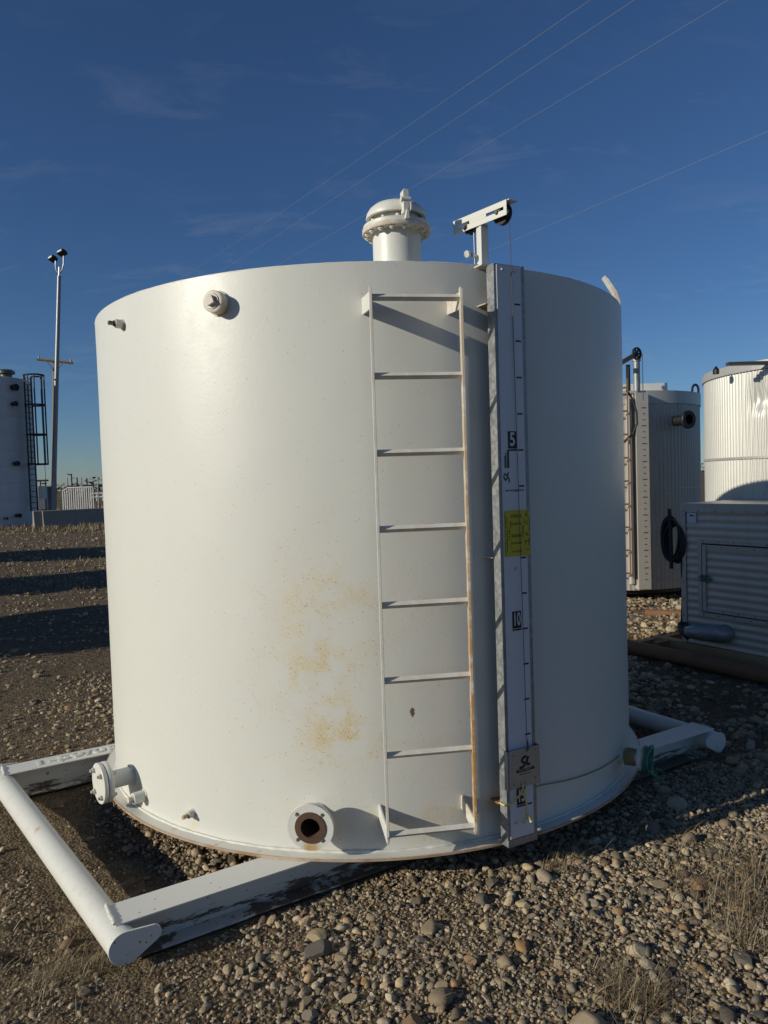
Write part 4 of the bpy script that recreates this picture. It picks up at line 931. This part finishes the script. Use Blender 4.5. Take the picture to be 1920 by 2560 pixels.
# ------------------------------------------------------------------ tanks off the left edge whose shadows band the yard
sdir = Vector((math.sin(R_(SUN_AZ)), math.cos(R_(SUN_AZ)), 0)); sq = Vector((-sdir.y, sdir.x, 0))
for q, a, rr, hh, lab in ((6.05, -6.2, 1.50, 2.55, 'white tank shading the dirt beside the nearest one'), (11.4, -7.0, 1.65, 3.0, 'middle white tank of three shading the dirt yard'), (18.1, -8.5, 1.75, 3.6, 'white tank shading the dirt towards the concrete barriers')):
    c_ = sdir*a+sq*q
    t4 = thing('storage_tank', lab, 'tank', T((c_.x, c_.y, GZ)), 'tanks standing left of the yard')
    MB().lathe([(rr, .16), (rr, hh)], 64).build('shell', 'white', t4); MB().lathe([(rr, hh), (0, hh+.08)], 64).build('roof', 'clean', t4); MB().lathe([(0, .15), (rr+.06, .15), (rr+.06, .165), (rr, .165)], 64).build('base_flange', 'white', t4)
    for s in (-1, 1): MB().box(-rr-.3, rr+.3, s*.8-.07, s*.8+.07, 0, .149).build('skid_beam', 'beam', t4)
    MB().lathe([(.11, hh), (.11, hh+.25), (.15, hh+.25), (.15, hh+.28), (.12, hh+.33), (0, hh+.37)], 24, T((0, -rr+.4, 0))).build('vent_neck', 'clean', t4)
    for s in (-.18, .18): MB().box(s-.005, s+.005, -rr-.17, -rr-.13, .2, hh).build('ladder_rail', 'rail_lite', t4)
    for k in range(int((hh-.3)/.305)+1): MB().box(-.175, .175, -rr-.16, -rr-.13, .3+.305*k, .33+.305*k).build('rung', 'rail_lite', t4)

# ------------------------------------------------------------------ far left: tall tank with caged ladder
pe = at_z(90, 1312, GZ); R5 = 2.6; er = ray(88, 1150); er = Vector((er.x, er.y, 0)).normalized()
dist = math.hypot(pe.x-CO.x, pe.y-CO.y)
C5 = Vector((CO.x, CO.y, 0))+er*(dist+.6)+Vector((-er.y, er.x, 0))*R5
t5 = thing('storage_tank', 'tall pale grey tank with caged ladder, far off beside the concrete barriers', 'tank', T((C5.x, C5.y, GZ)))
def c5(px, py, r=R5): p, ph = cyl_hit(px, py, C5.x, C5.y, r); return ph, p.z-GZ
z5 = c5(25, 943)[1]
b = MB(); b.lathe([(R5, 0), (R5, z5), (R5-.05, z5+.02), (0, z5+.25)], 80); b.build('shell', 'farwhite', t5)
for yy in (998, 1040, 1082, 1125, 1166, 1208, 1250): 
    z = c5(30, yy)[1]; MB().lathe([(R5+.005, z-.02), (R5+.02, z-.015), (R5+.02, z+.015), (R5+.005, z+.02)], 80).build('seam', 'farwhite', t5)
for (px, py, r) in ((31, 969, .14), (31, 1010, .10), (36, 1159, .10), (41, 1289, .09), (12, 1296, .05)):
    ph, z = c5(px, py); MB().cyl(r, -.05, .28, 18, FR(ph, R5, z) @ RX(math.pi/2)).cyl(r*1.25, .2, .28, 18, FR(ph, R5, z) @ RX(math.pi/2)).build('nozzle', 'black', t5)
pv = at_y(15, 935, C5.y-.8); MB().lathe([(.28, z5), (.28, pv.z-GZ), (.42, pv.z-GZ), (.42, pv.z-GZ+.12), (.30, pv.z-GZ+.2), (0, pv.z-GZ+.24)], 20, T((pv.x-C5.x, -.8, 0))).build('roof_hatch', 'boltdark', t5)
phl = c5(62, 1100)[0]; LMx = FR(phl, R5)
zt5 = z5+.05; zl0 = c5(70, 1278)[1]
lm5 = LMx
for dx in (-.28, .28): MB().box(dx-.03, dx+.03, -.36, -.30, zl0, zt5+.1).build('ladder_rail', 'blackmetal', t5, lm5)
rg5 = MB().box(-.28, .28, -.345, -.315, -.018, .018).mesh('rung', 'blackmetal'); nr = 24
for k in range(nr): put('rung', rg5, t5, lm5 @ T((0, 0, zl0+.15+(zt5-zl0-.2)*k/(nr-1))))
zc0 = c5(70, 1162)[1]; zc1 = z5+.15
hoop = [(-.32, -.33)]+[(.42*math.cos(a), -.62+.42*math.sin(a)-.1) for a in [math.pi-k*math.pi/10 for k in range(11)]]
hoop = [(-.34, -.33), (-.42, -.60)]+[(.44*math.cos(math.pi+k*math.pi/12), -.70+.44*math.sin(math.pi+k*math.pi/12)) for k in range(13)]+[(.42, -.60), (.34, -.33)]
for k in range(4): MB().tube([(x, y, zc0+(zc1-zc0)*k/3) for x, y in hoop], .045, 6).build('cage_hoop', 'blackmetal', t5, lm5)
for k in (1, 4, 7, 10, 13): x, y = hoop[k]; MB().box(x-.035, x+.035, y-.02, y+.02, zc0, zc1).build('cage_bar', 'blackmetal', t5, lm5)

# concrete barriers (run away so their faces are in shade)
def jersey(p_, ang_, L, lab):
    prof = [(-.30, 0), (.30, 0), (.30, .08), (.17, .33), (.10, .82), (-.10, .82), (-.17, .33), (-.30, .08)]
    b = MB(); n = len(prof); b.add([(0, y, z) for y, z in prof]+[(L, y, z) for y, z in prof], [tuple(range(n)), tuple(range(2*n-1, n-1, -1))]+[(i, i+n, (i+1) % n+n, (i+1) % n) for i in range(n)])
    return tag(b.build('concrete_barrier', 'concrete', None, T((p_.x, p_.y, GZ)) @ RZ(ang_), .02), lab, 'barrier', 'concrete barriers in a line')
ba = R_(33); pj = at_z(107, 1320, GZ)
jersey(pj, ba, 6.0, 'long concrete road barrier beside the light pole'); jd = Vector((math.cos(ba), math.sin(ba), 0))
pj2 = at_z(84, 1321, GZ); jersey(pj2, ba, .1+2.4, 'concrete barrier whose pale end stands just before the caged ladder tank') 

# light pole, leaning
yb = pj.y+3.2; p_b = at_y(131, 1290, yb); p_b.z = GZ; p_t = at_y(148, 690, yb)
lp = thing('light_pole', 'leaning galvanised light pole with two floodlights on a forked top', 'light pole', T((p_b.x, p_b.y, GZ)))
top = Vector((p_t.x-p_b.x, 0, p_t.z-GZ))
MB().tube([Vector((0, 0, 0)), top*.5, top], [.125, .112, .095], 20).build('pole', 'pole', lp)
MB().tube([top, top*1.035], .05, 10).build('pole_tip', 'galv_lite', lp)
def rel(px, py): p = at_y(px, py, yb); return Vector((p.x-p_b.x, 0, p.z-GZ))
for pts, (hx, hy), w2, tilt in (([(147, 683), (141, 677), (139, 665), (139, 652)], (132, 648),   .36, .25), ([(149, 683), (156, 674), (159, 660), (159, 640)], (155, 633), .44, .18)):
    MB().tube([rel(*q) for q in pts], .032, 8).build('fork_arm', 'pole', lp)
    h_ = rel(hx, hy); hm = T(h_) @ RY(-tilt) @ RZ(-.5) @ RX(-.5)
    hd = MB().box(-w2/2, w2/2, -.17, .17, -.06, .08).box(-w2*.42, w2*.42, -.12, .12, .10, .15).build('floodlight', 'blackmetal', lp, hm, .02)
    MB().box(-w2*.36, w2*.36, -.182, -.1715, -.05, .065).build('lens', 'lens', hd)
MB().box(-.52, -.2, -.25, .0, 1.35, 2.0).build('meter_box', 'panelwhite', lp); MB().tube([(-.18, -.1, 0), (-.18, -.1, 1.4)], .05, 8).build('conduit', 'galv_lite', lp)
# utility pole behind it
yu = yb+12; u_b = at_y(133, 1270, yu); u_b.z = GZ; u_t = at_y(137, 897, yu)
up_ = thing('utility_pole', 'weathered wooden utility pole with a single crossarm behind the light pole', 'utility pole', T((u_b.x, u_b.y, GZ)))
ut = Vector((u_t.x-u_b.x, 0, u_t.z-GZ)); MB().tube([Vector((0, 0, 0)), ut*.5, ut], [.19, .16, .13], 14).build('pole', 'wood', up_)
c0_, c1_ = at_y(93, 898, yu-.2), at_y(182, 907, yu-.2); ca, cb_ = Vector((c0_.x-u_b.x, -.2, c0_.z-GZ)), Vector((c1_.x-u_b.x, -.2, c1_.z-GZ))
xa = MB().tube([ca, cb_], .10, 4).build('crossarm', 'wood', up_)
for f in (.05, .95): p_ = ca.lerp(cb_, f); MB().cyl(.05, .05, .22, 8, T(p_)).build('insulator', 'boltdark', xa)
for f in (.25, .75): MB().tube([ca.lerp(cb_, f), Vector((ut.x, -.15, ut.z-.95))], .03, 5).build('arm_brace', 'wood', up_)

# white rail panel, fence, shed and rack beyond the barriers
yg = pj.y+10
g0, g1 = at_y(156, 1220, yg), at_y(232, 1214, yg); gw_ = g1.x-g0.x
rp5 = thing('rail_panel', 'white gate panel of upright rails standing beyond the concrete barrier', 'gate', T((g0.x, yg, GZ)))
gh_ = g0.z-GZ
for k in range(15):
    x = gw_*k/14; hh = gh_*(1-.10*max(0, 1-k/3)); MB().box(x-.028, x+.028, -.03, .03, .15, hh).build('rail', 'panelwhite', rp5)
MB().tube([(0, 0, gh_*.9), (gw_*.18, 0, gh_), (gw_, 0, gh_)], .05, 6).build('top_rail', 'panelwhite', rp5); MB().tube([(0, 0, .2), (gw_, 0, .2)], .05, 6).build('bottom_rail', 'panelwhite', rp5)
for f, h_ in ((.30, .85), (.48, .62), (.80, .55), (1.0, .3)): MB().box(gw_*f-.03, gw_*f+.03, .05, .11, .1, gh_+h_).build('post', 'blackmetal', rp5); MB().box(gw_*f-.28, gw_*f, .0, .1, gh_-.02, gh_+.12).build('hinge', 'blackmetal', rp5)
fy = yg+5; wf = thing('wire_fence', 'sparse wire fence of thin steel posts beyond the light pole', 'fence', T((0, fy, GZ)))
for px in (115, 170, 205, 246, 259): p = at_y(px, 1235, fy); MB().tube([(p.x, 0, 0), (p.x, 0, 2.6 if px != 115 else 3.6)], .035, 6).build('post', 'pole', wf)
a_, c_ = at_y(90, 1240, fy), at_y(300, 1240, fy)
for z in (.6, 1.1, 1.6, 2.1): MB().tube([(a_.x, 0, z), (c_.x, 0, z)], .012, 4).build('wire', 'wire', wf)
ys = yg+4; s0, s1 = at_y(93, 1222, ys), at_y(113, 1222, ys); st_ = thing('fuel_tank', 'dark blue box tank on a stand beyond the tall grey tank', 'tank', T((s0.x, ys, GZ)))
w_ = s1.x-s0.x; MB().box(0, w_, 0, 1.0, .5, 2.05).build('body', 'shed', st_, None, .05); MB().tube([(-.1, .3, 2.45), (w_+.1, .3, 2.45)], .06, 8).build('top_pipe', 'blackmetal', st_)
for x in (.1, w_-.1): MB().box(x-.05, x+.05, .2, .8, 0, .5).build('leg', 'blackmetal', st_); MB().tube([(x, .3, 2.0), (x, .3, 2.45)], .04, 6).build('riser', 'blackmetal', st_)
yr = 110; q0, q1 = at_y(226, 1240, yr), at_y(300, 1240, yr); rk = thing('pipe_rack', 'low white pipe rack far away near the skyline', 'rack', T((q0.x, yr, GZ))); w_ = q1.x-q0.x
for z in (.55, 1.1): MB().box(0, w_, 0, .12, z, z+.16).build('rail', 'panelwhite', rk)
for k in range(6): MB().box(w_*k/5-.08, w_*k/5+.08, .13, .25, 0, 1.3).build('post', 'panelwhite', rk)
# treeline at the skyline
tv = []; tf = []; rs = np.random.default_rng(5)
for k in range(5000):
    x = rs.uniform(-420, 420); yy_ = 600+rs.uniform(-8, 8); hmax = 3.2+2.6*(math.sin(x*.05)+math.sin(x*.023+1)); z = GZ+abs(rs.normal(0, .5))*max(1.2, hmax); s = rs.uniform(.7, 1.8); i = len(tv)
    d = rs.normal(size=(3, 3))*s; tv += [(x+q[0], yy_+q[1], z+abs(q[2])) for q in d]; tf.append((i, i+1, i+2))
M['trees'] = m_plain('far_trees', (.055, .050, .042), .9, 0, .3, .3, 0)
tag(put('treeline', np_mesh('treeline', np.array(tv), np.array(tf), M['trees'], None, False)), 'low dark treeline along the skyline', 'trees', kind='stuff')

# overhead wires
wd_ = Vector((-.541, .841, 0)).normalized()
labs = ['overhead wire passing nearest above the white vent hatch', 'overhead wire between the two outer upper ones', 'upper overhead wire on the gauge arm side of the other upper wires', 'lone lower overhead wire crossing beside the gauge arm']
for (px, py, hz_), (qx, qy), lab in zip(((1475, 0, 9.0), (1585, 0, 9.0), (1820, 0, 9.0), (1920, 328, 7.0)), ((830, 440), (900, 450), (1030, 465), (1300, 590)), labs):
    a_, c_ = at_z(px, py, hz_), at_z(qx, qy, hz_); d = (c_-a_).normalized()
    pts = [a_+d*s+Vector((0, 0, .0006*(s-8)**2-.04)) for s in np.linspace(-25, 60, 40)]
    tag(MB().tube(pts, .0031, 5).build('overhead_wire', 'wire'), lab, 'wire', 'overhead wires')

for o in list(bpy.data.objects):
    if o.type == 'MESH' and o.parent is None and 'label' not in o and 'kind' not in o: print('UNTAGGED', o.name)
sc.render.engine = 'CYCLES'
